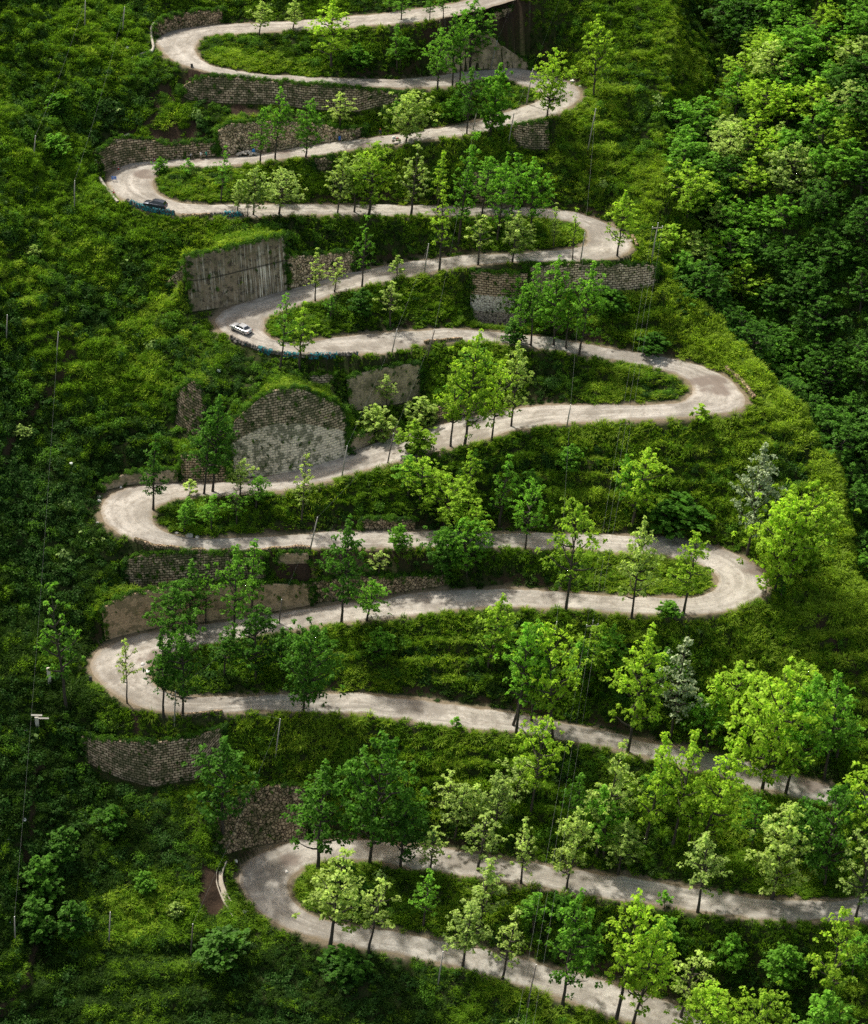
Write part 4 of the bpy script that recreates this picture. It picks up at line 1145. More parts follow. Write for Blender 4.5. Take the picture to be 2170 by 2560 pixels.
# surveyed trees: sheet, foot, top, crown width, tone, habit
TREES = """Z1180,2085 1195,1960 80 p n|Z1440,2080 1450,1930 90 g m|Z1720,2120 1730,1950 95 y m|Z1880,2120 1885,1990 90 g m|Z2000,2150 2010,2010 110 d m|Z1290,2000 1300,1890 80 p n|Z1120,2040 1130,1930 80 p s|Z1640,2040 1650,1900 80 g m
Z1510,1690 1530,1560 90 g m|Z1440,1720 1450,1600 80 g n|Z1650,1760 1660,1620 100 g m|Z1830,1800 1840,1650 110 y m|Z2020,1850 2030,1690 110 g m|Z2090,1900 2100,1740 110 g m|Z1990,1760 2000,1650 90 y m|Z1250,1640 1255,1560 60 g n|Z700,1680 710,1570 80 d m|Z560,1690 570,1560 90 d m|Z950,1650 955,1570 60 g u
Z1050,1260 1060,1140 90 y m|Z1180,1200 1190,1120 60 g s|Z1320,1250 1330,1170 60 d u|Z1420,1180 1425,1110 60 g u|Z640,1270 650,1190 60 g n|Z470,1310 475,1240 60 g n|Z1330,2330 1340,2230 70 g n|Z1650,2400 1660,2290 80 g u|Z1820,2420 1830,2330 80 g u|Z1950,2450 1960,2360 90 g u|Z900,2270 905,2190 70 d u|Z860,2220 865,2150 60 d u|Z2130,2440 2135,2330 80 g m
Z1090,500 1100,400 70 g n|Z1220,515 1225,390 80 g n|Z700,505 705,420 60 p n|Z880,480 885,410 60 d u|Z1010,300 1015,240 50 g u|Z1130,300 1140,235 60 g u|Z890,170 900,110 60 g u|Z1000,165 1010,90 60 g n|Z900,790 905,720 60 d u|Z1290,810 1300,690 90 g m|Z1360,830 1370,720 90 g m|Z1190,960 1195,860 70 g n
A1580,435 1610,-20 270 y m|A1130,230 1160,0 120 p n|A1340,185 1370,-15 125 p n|B510,130 525,-40 115 g n|B690,135 700,-70 90 g n|B775,115 785,-75 90 g n|B435,72 440,-60 90 g n
B740,575 770,165 210 g m|B835,548 860,60 140 g n|B880,540 900,40 110 g n|B945,420 985,-25 240 g m|B925,845 960,410 175 d m|B1075,830 1125,400 180 g u|B1430,742 1480,300 240 y b|B1725,610 1740,90 200 y m
B540,900 590,560 240 p b|A1135,1030 1180,665 135 g n|A1230,1008 1285,535 140 g n|A1420,988 1470,612 190 g m|A1640,840 1640,575 150 p n|B485,440 490,145 140 g n|A885,1270 940,900 130 g s|A510,1095 515,985 95 g u|A690,1120 690,1000 75 g t
A990,1357 1010,1125 120 p n|A1055,1367 1075,1150 75 p s|A1090,1357 1130,1040 180 p m|A1253,1352 1310,1050 235 p m|A1622,1347 1680,955 175 p m|B215,1342 240,960 150 p n|B305,1352 365,872 280 y m|B572,1362 630,905 200 p s|B738,1342 780,930 125 y n
D750,702 780,135 190 y s|Z1147,606 1186,325 72 g n|D1020,355 1060,-30 150 g n|D1115,520 1170,-45 190 g m|D1198,402 1250,-55 165 g n|D1330,450 1345,-15 230 g m|D1470,560 1485,255 100 p s|D1588,632 1610,300 105 y s
D995,662 1030,345 155 p s|D1212,650 1255,325 205 p m|D263,797 310,350 145 g s|Z1543,641 1555,480 82 y m|C1483,888 1500,545 125 p s|C1603,832 1640,615 130 p s|C1262,1322 1325,825 165 g s|C1383,1317 1430,875 200 y s
D485,745 495,608 95 p t|D440,1062 460,760 150 p s|D65,1005 80,845 110 g s|D1232,1147 1285,770 135 g n|D1328,1172 1350,640 145 g n|D1470,1172 1490,615 220 g m|D1550,1192 1560,800 140 g n|D1633,1227 1700,640 200 g m
G822,647 850,75 220 y m|Z1161,1113 1197,818 72 y m|G1083,602 1140,80 160 y m|Z1278,1067 1293,856 78 p m|G890,452 880,180 140 g n|G612,692 600,480 205 y u|G420,402 420,180 115 p n|G370,602 350,370 190 p u|G640,500 650,330 200 p u
F462,1043 520,575 185 d n|F780,948 850,450 230 d m|F835,932 920,320 270 d m|F1008,952 1035,715 135 p n|F1395,1120 1440,705 150 p s|F688,962 700,855 85 p t|F655,1192 665,1000 125 g n|F825,1182 850,940 140 g n|F985,1152 990,930 130 g s
G553,962 580,700 165 g n|G780,1142 800,815 330 y b|G930,1060 945,668 185 y m|G1130,1152 1180,678 220 g s|G1293,1297 1335,845 215 g m|G935,1250 1000,1008 205 y b|J760,255 790,-70 240 d b|J925,245 890,-110 270 g b|G495,1292 510,1130 140 g u
Z853,1558 882,1290 100 d m|J295,532 340,268 240 g m|J372,252 385,88 120 p s|Z1414,1528 1436,1246 128 y m|H450,872 500,252 235 p m|H778,842 840,308 290 y m|H1350,702 1395,58 340 y b|H1440,622 1550,-20 300 y b|Z1868,1388 1890,1115 115 w m
H1298,707 1300,570 105 y t|H1390,752 1385,560 95 d n|Z1580,1317 1612,1112 112 y m|J1055,845 1140,352 260 y m|J1235,1238 1300,505 200 g n|J1330,1172 1345,520 250 g m|J1463,1272 1420,545 260 y m|Z1569,1880 1612,1540 122 y m|Z1675,1852 1704,1586 118 w m|Z1780,1850 1787,1690 82 y n
Z1906,1974 1942,1628 165 y b|Z1964,1985 2010,1695 130 g m|Z2060,1950 2068,1672 125 g m|Z1609,2120 1646,1826 88 y n|Z1680,2120 1722,1828 90 y n|Z1742,2140 1818,1848 122 y m|Z1489,2140 1538,1852 120 p m|Z1417,2222 1440,2012 97 p m|Z1302,2207 1310,2048 78 p s
Z1195,2177 1214,2020 98 p s|Z1136,2098 1170,1955 92 p m|Z1238,2082 1246,1925 92 p m|Z1328,2032 1358,1786 100 y m|Z1545,2186 1560,2050 95 p m|Z1744,2280 1756,2078 98 p n|Z1928,2248 1954,1998 142 p m|Z2139,2299 2165,2085 115 p m|Z2162,2210 2152,1895 125 y m
Z2060,2215 2062,1965 155 d b|Z1406,2510 1444,2232 135 g m|Z1539,2553 1592,2192 122 y n|Z1583,2562 1632,2284 130 y m|Z1157,2415 1188,2248 118 p m|Z1195,2330 1222,2150 125 p s|Z1256,2446 1290,2272 84 p s|Z1703,2545 1736,2376 98 p s
Z1760,2650 1772,2466 145 y b|Z1890,2660 1890,2478 125 y b|Z2068,2560 2064,2262 102 y n|Z2050,2650 2046,2484 145 g m|Z825,2366 866,2112 165 p m|Z922,2380 960,2188 92 p s|Z1056,2318 1080,2172 84 g s|Z794,2176 822,1914 160 d m
Z923,2160 962,1824 185 d b|Z1002,2168 1020,1990 120 d m|Z1075,2184 1084,2062 75 p s|Z555,2095 582,1836 155 d m|I525,1132 540,540 210 d m|I645,1132 690,505 200 d m|I298,1052 320,640 95 p s|Z474,1572 490,1398 82 d n|I790,545 830,185 130 g s
Z430,1612 448,1450 120 d b|Z583,1614 608,1355 72 g n|Z630,1545 648,1346 78 g n|Z640,1702 650,1512 132 d b|I1408,1102 1500,540 330 d b|5272,932 255,408 170 g s|Z1748,1062 1752,1008 46 y t|Z1660,2272 1660,2228 32 g t|Z1141,1818 1142,1792 28 g t
H680,850 690,770 150 g u|Z1510,2140 1500,1960 110 g m|Z2110,2010 2120,1960 75 d u|Z1480,1700 1500,1560 110 y m|Z1900,1840 1880,1690 130 y m|Z1770,1880 1740,1740 110 g m
6320,1000 430,560 90 g s|Z1590,1300 1560,1130 80 g m|Z190,2340 190,2250 90 d u|Z100,2340 95,2240 90 d u|Z110,2240 100,2140 100 d u|Z160,2150 160,2070 80 d u|Z265,2080 300,2010 80 d u|Z370,2230 355,2180 50 g u|Z440,2290 440,2255 40 p u|Z150,270 110,230 60 g u|Z150,390 100,330 70 g u
Z560,2400 545,2330 110 d u|Z860,2440 865,2380 120 d u|Z1400,2280 1420,2240 70 d u|Z1290,860 1282,800 60 d u|Z1630,880 1640,830 80 d u|Z1520,770 1540,720 90 d u|Z1700,1310 1720,1240 120 d u|Z1660,1330 1660,1250 110 d u|Z60,1100 55,1060 40 p u|Z80,640 90,610 40 p u"""
ORD = ['topmost', 'second', 'third', 'fourth', 'fifth', 'sixth', 'seventh', 'eighth', 'ninth', 'tenth', 'eleventh', 'lowest']
TW = {'y': 'yellow-green', 'g': 'mid-green', 'd': 'dark green', 'p': 'pale-leaved', 'w': 'silvery'}
HW = {'n': 'slender', 'm': 'full-crowned', 'b': 'broad', 's': 'thin-crowned', 'u': 'bushy', 't': 'young'}
rowx = []
for item in TREES.replace('\n', '|').split('|'):
    a, b, wd_, tone, habit = item.split()
    f, tp = pt(a), pt(b, a[0])
    rowx.append((f, tp, float(wd_) / SHEET[a[0]][2], tone, habit))
feet = cast(np.array([r[0] for r in rowx]))
tall = np.abs(rise(feet, np.array([r[1][1] for r in rowx])))
recs = []
for (f, tp, wpx, tone, habit), B, h in zip(rowx, feet, tall):
    dep = (B - CAM) @ FW
    wm = wpx * dep / FOC
    h = float(np.clip(h, .8, 26))
    dd = np.hypot(MID[:, 0] - B[0], MID[:, 1] - B[1]); i = int(dd.argmin())
    edge = dd[i] - wid[i] / 2
    run = int(RUN[i])
    if edge < 2.6:
        place = 'beside'
    else:
        place = 'above' if B[2] > MID[i, 2] else 'below'
    dx = (tp[0] - f[0]) * dep / FOC
    recs.append([B, h, wm, tone, habit, run, place, dx, f[0]])
bag = {}
for r_ in recs:
    bag.setdefault((r_[3], r_[4], r_[5], r_[6]), []).append(r_)
for n_, r_ in enumerate(recs):
    B, h, wm, tone, habit, run, place, dx, fx = r_
    mates = sorted(bag[(tone, habit, run, place)], key=lambda q: q[8])
    noun = 'bush' if habit == 'u' else ('sapling' if habit == 't' else 'tree')
    lab = f"{HW[habit]} {TW[tone]} {noun} {place} the {ORD[run - 1]} road run"
    lab = lab.replace('young pale-leaved sapling', 'young pale-leaved sapling')
    if run not in (1, 12):
        lab += ' from the top'
    if len(mates) > 1:
        lab += f", {['first', 'second', 'third', 'fourth', 'fifth', 'sixth', 'seventh', 'eighth', 'ninth', 'tenth'][[id(q) for q in mates].index(id(r_))]} from left"
    nm = {'u': 'bush', 't': 'sapling'}.get(habit, 'roadside_tree')
    t = thing(nm, lab, 'bush' if habit == 'u' else 'tree', tuple(B - np.array([0, 0, .05])), 0, {'u': 'bushes growing on the slopes', 't': 'saplings along the road'}.get(habit, 'trees lining the road bends'))
    sh = SHAPES[habit][n_ % len(SHAPES[habit])]
    s = h / 10.2
    sw = float(np.clip((wm / h) / NAT[habit], .55, 1.9)) * 1.08
    put_tree(t, sh, tone, s, sw, random.uniform(0, 6.28), (0, 0))
    # lean so the top stands where it was seen (small angles, about the world axes)
    ang = float(np.clip(math.atan2(dx, h), -.35, .35))
    from mathutils import Matrix, Euler
    t.rotation_euler = (Matrix.Rotation(ang, 3, 'Y') @ Matrix.Rotation(random.uniform(-.05, .05), 3, 'X') @ Euler(t.rotation_euler).to_matrix()).to_euler()

# ------------------------------------------------------------------ the wooded slope across the ravine: each tree its own
r = np.random.default_rng(77)
placed = []
FOREST = []
tries = 0
while len(FOREST) < 270 and tries < 20000:
    tries += 1
    x, y = r.uniform(20, 126), r.uniform(-45, 172)
    te = float(edge_dist(np.array([x]), np.array([y]))[0])
    if te < 4.5:
        continue
    z = float(ground(x, y)); p = project(np.array([x, y, z]))
    if not (-20 < p[0] < W + 90 and -60 < p[1] < H * .62):
        continue
    if p[1] < 330 and te < 15:
        continue
    low = p[1] > 720 and 12 < te < 34
    if low and r.random() < .75:
        continue                                    # open scrubby toe of the slope
    big = r.uniform(.75, 1.25)
    if any((x - a) ** 2 + (y - b) ** 2 < (4.3 * (big + c) / 2) ** 2 for a, b, c in placed):
        continue
    placed.append((x, y, big)); FOREST.append((x, y, z, te, big, p))
CD = [float(crest_dist(np.array([f[0]]), np.array([f[1]]))[0]) for f in FOREST]
for (x, y, z, te, big, p), cd in zip(FOREST, CD):
    u = r.random()
    if cd < 14 and u < .75:  # crest crowns lighter: sunlight put into the leaf colour
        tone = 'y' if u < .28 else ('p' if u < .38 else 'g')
    elif te < 30 and p[1] > 480:  # ravine crowns darker: its shade put into the leaf colour
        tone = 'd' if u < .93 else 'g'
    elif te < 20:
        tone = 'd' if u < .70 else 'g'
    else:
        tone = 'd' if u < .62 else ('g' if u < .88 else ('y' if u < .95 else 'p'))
    where = 'on the sunny crest of the wooded slope' if cd < 12 else ('deep in the ravine behind the road spur' if te < 20 else 'packed among others on the wooded slope')
    habit = 'b' if r.random() < .6 else 'm'
    lab = f"{HW[habit]} {TW[tone]} tree {where}"
    t = thing('forest_tree', lab, 'tree', (x, y, z - .1), 0, f"{HW[habit]} {TW[tone]} trees {where}")
    sh = SHAPES[habit][int(r.integers(len(SHAPES[habit])))]
    put_tree(t, sh, tone, big * r.uniform(.72, 1.0), r.uniform(.95, 1.25) * (1.25 if habit == 'm' else 1), r.uniform(0, 6.28), (r.normal(0, .06), r.normal(0, .06)))
print('trees', len(recs), len(FOREST))

# ------------------------------------------------------------------ cars
MAT_TYRE = simple('tyre_rubber', (.018, .018, .018), .85)
MAT_RIM = simple('wheel_alloy', (.42, .42, .43), .35, .8)
MAT_GLASS = simple('dark_car_glass', (.012, .015, .018), .08, 0, .8, .05)
MAT_RED = simple('tail_lamp_red', (.42, .02, .02), .25)
MAT_LAMP = simple('clear_lamp', (.75, .76, .78), .15)
MAT_PLATE = simple('number_plate', (.02, .08, .35), .4)
MAT_TRIM = simple('black_trim', (.02, .02, .022), .5)


def paint(name, col, metal):
    m = NT(name)
    dust = m.noise(m.obj(), 2.0, 4)
    c = m.mix(m.ramp(dust, [(.55, 0.), (.85, .22)]), col, (.35, .31, .26))
    return m.principled(c, .28, None, metal, .5)


def make_car(loc, heading, label, suv, col, metal):
    root = thing('parked_car' if suv else 'car', label, 'car', loc, heading, None)
    up_ = .20 if suv else 0.0
    sec = [(-2.28, .66, .46, .80), (-2.20, .80, .34, .95), (-1.75, .87, .27, .99), (-.7, .90, .24, .97), (.55, .90, .24, .95), (1.1, .89, .25, .93), (1.75, .86, .28, .83), (2.15, .76, .33, .70), (2.28, .58, .42, .58)]
    if suv:
        sec = [(x, w + .02, zb + .06, zt + .17) for x, w, zb, zt in sec]
        sec[-2] = (2.15, .78, .40, .92); sec[-1] = (2.28, .60, .46, .80); sec[0] = (-2.28, .72, .5, 1.05)
    B = MB(); rings = []
    for x, w, zb, zt in sec:
        rings += [(x, -w * .9, zb), (x, -w, zb + .14), (x, -w, zt - .2), (x, -w * .93, zt - .05), (x, -w * .8, zt), (x, w * .8, zt), (x, w * .93, zt - .05), (x, w, zt - .2), (x, w, zb + .14), (x, w * .9, zb)]
    k = 10; Fq = []
    for i in range(len(sec) - 1):
        for j in range(k):
            Fq.append((i * k + j, i * k + (j + 1) % k, (i + 1) * k + (j + 1) % k, (i + 1) * k + j))
    Fq.append(tuple(range(k))); Fq.append(tuple((len(sec) - 1) * k + j for j in range(k - 1, -1, -1)))
    B.add(rings, Fq)
    belt = .93 + (.17 if suv else 0); roof = 1.66 if suv else 1.43
    cab = [(-2.12, belt - .02), (-1.82, roof - .12), (-1.2, roof - .01), (.0, roof), (.28, roof - .05), (1.12, belt - .03)] if suv else [(-1.80, belt - .01), (-1.05, roof - .1), (-.75, roof - .02), (.0, roof), (.25, roof - .05), (1.10, belt - .03)]
    hw = lambda z: .80 - .20 * (z - belt) / (roof - belt)
    top = [(x, -hw(z), z) for x, z in cab] + [(x, hw(z), z) for x, z in cab]
    n = len(cab); Fc = [(i, i + 1, n + i + 1, n + i) for i in range(n - 1)]
    Fc += [tuple(range(n - 1, -1, -1)), tuple(range(n, 2 * n))]
    B.add(top, Fc)
    # wheel arches as dark lips
    body = B.build('body', [paint('car_paint_dark' if suv else 'car_paint_silver', col, metal)], root, None, True)
    body.data.set_sharp_from_angle(angle=math.radians(38))

    def glass(poly, lab=None):
        g = MB(); g.add(poly, [tuple(range(len(poly)))])
        o = g.build('window', MAT_GLASS, root); return o
    e = .014

    def quad_between(p, q, inset, lift):
        (x0, z0), (x1, z1) = p, q
        a, b = .08, .92
        nx, nz = -(z1 - z0), (x1 - x0); ln = math.hypot(nx, nz); nx, nz = nx / ln * lift, nz / ln * lift
        if nz < 0:
            nx, nz = -nx, -nz
        pa = (x0 + (x1 - x0) * a + nx, z0 + (z1 - z0) * a + nz); pb = (x0 + (x1 - x0) * b + nx, z0 + (z1 - z0) * b + nz)
        return [(pa[0], -hw(pa[1]) * inset, pa[1]), (pb[0], -hw(pb[1]) * inset, pb[1]), (pb[0], hw(pb[1]) * inset, pb[1]), (pa[0], hw(pa[1]) * inset, pa[1])]
    glass(quad_between(cab[-1], cab[-2], .88, e)); glass(quad_between(cab[0], cab[1], .86, e))
    zl, zh = belt + .05, roof - .10
    xs = [(-1.72, -.85), (-.78, .05), (.12, .95)] if suv else [(-1.30, -.42), (-.34, .86)]
    for s in (-1, 1):
        for xa, xb in xs:
            def xr(z, x, side):
                # keep panes inside the slanting pillars
                lo = np.interp(z, [cab[0][1], cab[1][1], roof], [cab[0][0], cab[1][0], cab[2][0]]) + .14
                hi = np.interp(z, [cab[-1][1], cab[-2][1], roof], [cab[-1][0], cab[-2][0], cab[-3][0]]) - .14
                return min(max(x, lo), hi)
            P = [(xr(zl, xa, 0), s * (hw(zl) + e), zl), (xr(zl, xb, 1), s * (hw(zl) + e), zl), (xr(zh, xb, 1), s * (hw(zh) + e), zh), (xr(zh, xa, 0), s * (hw(zh) + e), zh)]
            glass(P if s > 0 else P[::-1])
    wr = .36 if suv else .32
    for x in (-1.38, 1.38):
        for s in (-1, 1):
            w = MB(); w.tube([(x, s * .70, wr), (x, s * .74, wr), (x, s * .90, wr), (x, s * .935, wr)], [wr * .92, wr, wr, wr * .9], 18)
            wo_ = w.build('wheel', MAT_TYRE, root, None, True)
            rm = MB(); rm.tube([(x, s * .925, wr), (x, s * .95, wr)], [wr * .62, wr * .56], 10)
            rm.build('rim', MAT_RIM, wo_)
    zf = sec[-2][3] - .12
    for s in (-1, 1):
        l = MB(); l.box((2.17, s * .60, zf), (.16, .30, .12)); l.build('headlight', MAT_LAMP, root)
        l = MB(); l.box((-2.22, s * .66, sec[1][3] - .16), (.12, .24, .17)); l.build('tail_light', MAT_RED, root)
        l = MB(); l.box((.82, s * .98, belt + .05), (.14, .2, .13)); l.build('mirror', body.data.materials[0], root)
    l = MB(); l.box((-2.285, 0, .62 + up_ / 2), (.03, .46, .13)); l.build('number_plate', MAT_PLATE, root)
    l = MB(); l.box((-2.24, 0, .44 + up_ / 2), (.10, 1.35, .16)); l.box((2.25, 0, .44 + up_ / 2), (.12, 1.2, .16)); l.build('bumper_trim', MAT_TRIM, root)
    return root


def car_at(front, rear, *a):
    f, r_ = cast(pt(front))[0], cast(pt(rear))[0]
    c = (f + r_) / 2
    i = int(np.hypot(MID[:, 0] - c[0], MID[:, 1] - c[1]).argmin())
    hd = math.atan2(f[1] - r_[1], f[0] - r_[0])
    root = make_car((c[0], c[1], MID[i, 2] + .05), hd, *a)
    run = math.hypot(f[0] - r_[0], f[1] - r_[1])
    tx = MID[min(i + 6, len(MID) - 1)] - MID[max(i - 6, 0)]
    fwd = np.array([math.cos(hd), math.sin(hd), 0])
    slope = tx[2] / (np.hypot(tx[0], tx[1]) + 1e-6) * np.sign(tx @ fwd) * abs((tx[:2] / np.hypot(*tx[:2])) @ fwd[:2])
    root.rotation_euler = (0, -math.atan(slope), hd)


car_at('A412,1308', 'A538,1330', 'dark blue-black SUV parked by the teal netted barrier on the left bend', True, (.040, .048, .068), .45)
car_at('C965,1062', 'C1066,1104', 'silver saloon car rounding the left bend below the tall streaked wall', False, (.62, .63, .64), .55)

# ------------------------------------------------------------------ people
SKIN = simple('skin', (.42, .26, .18), .6)
HAIR = simple('black_hair', (.012, .011, .011), .6)


def cloth(name, c):
    return simple(name, c, .85, vary=.25, scale=9)


def person(loc, rz, label, shirt, trousers, bend=0.0, hat=None, arm=0.0):
    """One skinned body 1.7 m tall; bend tips the trunk forward, arm swings the arms out."""
    t = thing('person', label, 'person', loc, rz, 'people working and standing along the third road run')
    cb, sb = math.cos(bend), math.sin(bend)
    hip = np.array([0, 0, .90 - .12 * abs(sb)])
    up_ = lambda d, x=0., y=0.: hip + np.array([x, y * cb - 0 + d * -sb * -1 * -1, 0]) + np.array([0, 0, d * cb])
    J, R, E = [], [], []

    def j(p, r_, par=None):
        J.append(tuple(map(float, p))); R.append(r_)
        if par is not None:
            E.append((par, len(J) - 1))
        return len(J) - 1
    p0 = j(hip, .125)
    w = j(up_(.18), .12, p0); c = j(up_(.40), .145, w); nk = j(up_(.56), .06, c); hd = j(up_(.68), .092, nk); j(up_(.80), .075, hd)
    # nose gives the face its front
    j(np.array(J[hd]) + np.array([0, -.10, -.0]), .022, hd)
    for s in (-1, 1):
        sh = j(up_(.50, s * .19), .065, c)
        el = j(up_(.24, s * (.25 + .06 * arm)) + np.array([0, -.05 - .22 * arm - .1 * sb, -.0]), .045, sh)
        wr = j(up_(.02, s * .25) + np.array([0, -.14 - .38 * arm - .2 * sb, .10 * arm]), .032, el)
        pm = j(np.array(J[wr]) + np.array([0, -.02, -.07]), .036, wr)
        for q in range(5):
            L_ = (.085, .095, .09, .075, .055)[q]
            dx = (q - 1.5) * .019 if q < 4 else -s * .05
            a = j(np.array(J[pm]) + np.array([dx, -.015 if q < 4 else -.03, -.045 if q < 4 else -.01]), .010, pm)
            j(np.array(J[a]) + np.array([dx * .2, -.02, -L_ * .6]), .009, a)
        hp = j(hip + np.array([s * .095, 0, -.06]), .095, p0)
        kn = j(np.array([s * .11, -.03 - .10 * abs(sb), .48]), .062, hp)
        an = j(np.array([s * .12, .02, .09]), .042, kn)
        j(np.array([s * .13, -.15, .035]), .04, an)
    me = bpy.data.meshes.new('body'); me.from_pydata(J, E, [])
    o = bpy.data.objects.new('body', me); COL.objects.link(o)
    md = o.modifiers.new('skin', 'SKIN')
    for v, r_ in zip(me.skin_vertices[0].data, R):
        v.radius = (r_, r_)
    me.skin_vertices[0].data[0].use_root = True
    sd = o.modifiers.new('sub', 'SUBSURF'); sd.levels = sd.render_levels = 1
    bpy.context.view_layer.update()
    dg = bpy.context.evaluated_depsgraph_get()
    m2 = bpy.data.meshes.new_from_object(o.evaluated_get(dg))
    o.modifiers.clear(); o.data = m2; m2.name = 'body'; o.parent = t
    m2.materials.clear()
    for mt in (SKIN, shirt, trousers, MAT_TRIM):
        m2.materials.append(mt)
    neck = np.array(J[nk]); ax = (np.array(J[hd]) - hip) / np.linalg.norm(np.array(J[hd]) - hip)
    for f in m2.polygons:
        q = np.array(f.center); d = (q - hip) @ ax
        hand = any(np.linalg.norm(q - np.array(J[k])) < .14 for k in HANDS(J, E, R))
        f.material_index = 0 if (d > .57 and q[2] > .6) or hand else (3 if q[2] < .09 else (1 if d > .0 and (q[2] > .75 or abs(q[0]) > .17) else 2))
        f.use_smooth = True
    h = MB(); hc = np.array(J[hd]) + ax * .055 + np.array([0, .02, 0])
    P = []
    for a in range(5):
        el = a / 4 * math.pi * .5
        P.append((a, el))
    h.tube([hc + ax * -.03, hc + ax * .03, hc + ax * .075, hc + ax * .10], [.105, .108, .085, .03], 10)
    h.build('hat' if hat else 'hair', hat or HAIR, t, None, True)
    return t


def HANDS(J, E, R):
    return [i for i, r_ in enumerate(R) if abs(r_ - .036) < 1e-6]


def on_ground(s):
    c = cast(pt(s))[0]
    i = int(np.hypot(MID[:, 0] - c[0], MID[:, 1] - c[1]).argmin())
    d = np.hypot(MID[i, 0] - c[0], MID[i, 1] - c[1])
    return (c[0], c[1], MID[i, 2] + .04 if d < wid[i] / 2 else c[2])


person(on_ground('B381,866'), .3, 'person in dark suit and red cap standing at the road edge', cloth('dark_jacket', (.02, .025, .05)), cloth('dark_trousers', (.018, .02, .035)), 0, cloth('red_cap', (.5, .03, .02)))
person(on_ground('A762,1006'), 2.6, 'person in white shirt standing by the stained wall', cloth('white_shirt', (.75, .74, .70)), cloth('khaki_trousers', (.32, .27, .2)), .1, None, .4)
person(on_ground('A799,1000'), -2.2, 'person in green shirt standing by the leafy foot of the wall', cloth('teal_shirt', (.02, .30, .22)), cloth('navy_trousers', (.03, .035, .06)), .15, None, .3)
person(on_ground('A694,1006'), 1.2, 'person in dark clothes bending down at the foot of the wall', cloth('grey_top', (.32, .32, .33)), cloth('black_trousers', (.015, .015, .02)), .8, None, .5)

# ------------------------------------------------------------------ motorcycle with luggage at the verge
loc = on_ground('B482,902')
t = thing('motorcycle', 'loaded motorcycle parked on the verge under a pale roadside tree', 'motorcycle', loc, .25)
for x in (-.62, .62):
    w = MB()
    a = np.linspace(0, 2 * np.pi, 15)
    w.tube(np.stack([x + .27 * np.cos(a), 0 * a, .31 + .27 * np.sin(a)], 1), .05, 6, cap=False)
    wo_ = w.build('wheel', MAT_TYRE, t, None, True)
    w = MB(); w.tube([(x, -.05, .31), (x, .05, .31)], .2, 10); w.build('rim', MAT_RIM, wo_)
w = MB(); w.tube([(-.62, .08, .31), (-.1, .1, .42), (.25, .08, .5), (.5, 0, .86)], [.03, .05, .05, .04], 6); w.tube([(.62, .07, .31), (.47, .05, .9)], .03, 6); w.tube([(.62, -.07, .31), (.47, -.05, .9)], .03, 6)
w.box((.05, 0, .42), (.42, .24, .30)); w.build('frame', MAT_TRIM, t)
w = MB(); w.tube([(-.05, 0, .78), (.1, 0, .84), (.32, 0, .82), (.42, 0, .76)], [.08, .15, .14, .05], 8); w.build('tank', paint('red_bike_paint', (.45, .03, .02), 0), t, None, True)
w = MB(); w.tube([(-.68, 0, .84), (-.4, 0, .80), (0, 0, .78)], [.07, .12, .10], 8); w.build('seat', MAT_TRIM, t, None, True)
w = MB(); w.tube([(.36, -.36, 1.0), (.46, -.1, .98), (.46, .1, .98), (.36, .36, 1.0)], .02, 6); w.build('handlebar', MAT_RIM, t)
w = MB(); w.tube([(.56, 0, .86), (.64, 0, .86)], [.06, .09], 8); w.build('headlight', MAT_LAMP, t)
w = MB(); w.box((-.55, 0, 1.02), (.62, .62, .36), 0, 0, .86); w.box((-.5, .02, 1.24), (.5, .5, .12), .2, 0, .7)
tag(w.build('luggage', cloth('white_sacks', (.62, .61, .58)), t))

# ------------------------------------------------------------------ signs, cones, markers
MAT_BLUE = simple('sign_blue', (.02, .16, .62), .45)
MAT_WHITE = simple('white_paint', (.78, .78, .76), .5)


def sign(px, label, w_, h_, bars, rz):
    t = thing('sign_board', label, 'sign', on_ground(px), rz, None)
    b = MB(); b.box((0, 0, .28 + h_ / 2), (w_, .04, h_)); b.build('board', MAT_BLUE, t)
    for s in (-1, 1):
        l = MB(); l.tube([(s * w_ * .36, .02, .34), (s * w_ * .42, .02 , -.03)], .025, 6); l.tube([(s * w_ * .36, .03, .30 + h_ * .9), (s * w_ * .42, .42, -.03)], .02, 6); l.build('leg', MAT_RIM, t)
    if bars:
        m_ = MB()
        for r_ in range(3):
            for q in range(4):
                if (r_ * 4 + q) % 5 != 3:
                    m_.box((-w_ * .34 + q * w_ * .225, -.024, .28 + h_ * (.80 - .30 * r_)), (w_ * .14, .008, h_ * .13))
        m_.build('lettering', MAT_WHITE, t)


sign('A216,1146', 'blue board with rows of white marks standing on the third left bend', 1.0, .62, True, -.15)
sign('B124,890', 'narrow plain blue board propped on legs beside the third road run', .5, .8, False, .6)
MAT_CONE = simple('cone_red', (.62, .05, .03), .6)
for px, lab in (('A214,1226', 'red and white cone on the outer edge below the blue board'), ('A243,1072', 'small red cone on the road above the blue board'), ('A470,1016', 'small red cone beside the inner bush of the third left bend')):
    t = thing('traffic_cone', lab, 'traffic cone', on_ground(px), 0, 'cones on the third left bend')
    c = MB(); c.tube([(0, 0, .03), (0, 0, .30)], [.19, .12], 12); c.tube([(0, 0, .52), (0, 0, .75)], [.075, .02], 12); c.build('body', MAT_CONE, t, None, True)
    c = MB(); c.tube([(0, 0, .30), (0, 0, .52)], [.123, .078], 12); c.build('stripe', MAT_WHITE, t, None, True)
    c = MB(); c.box((0, 0, .015), (.46, .46, .035)); c.build('base', MAT_TRIM, t)
MAT_CONC = simple('grey_concrete', (.30, .285, .255), .9, vary=.3, scale=2.5)
MAT_CONC_PALE = simple('pale_concrete', (.62, .57, .48), .9, vary=.2, scale=2.5)
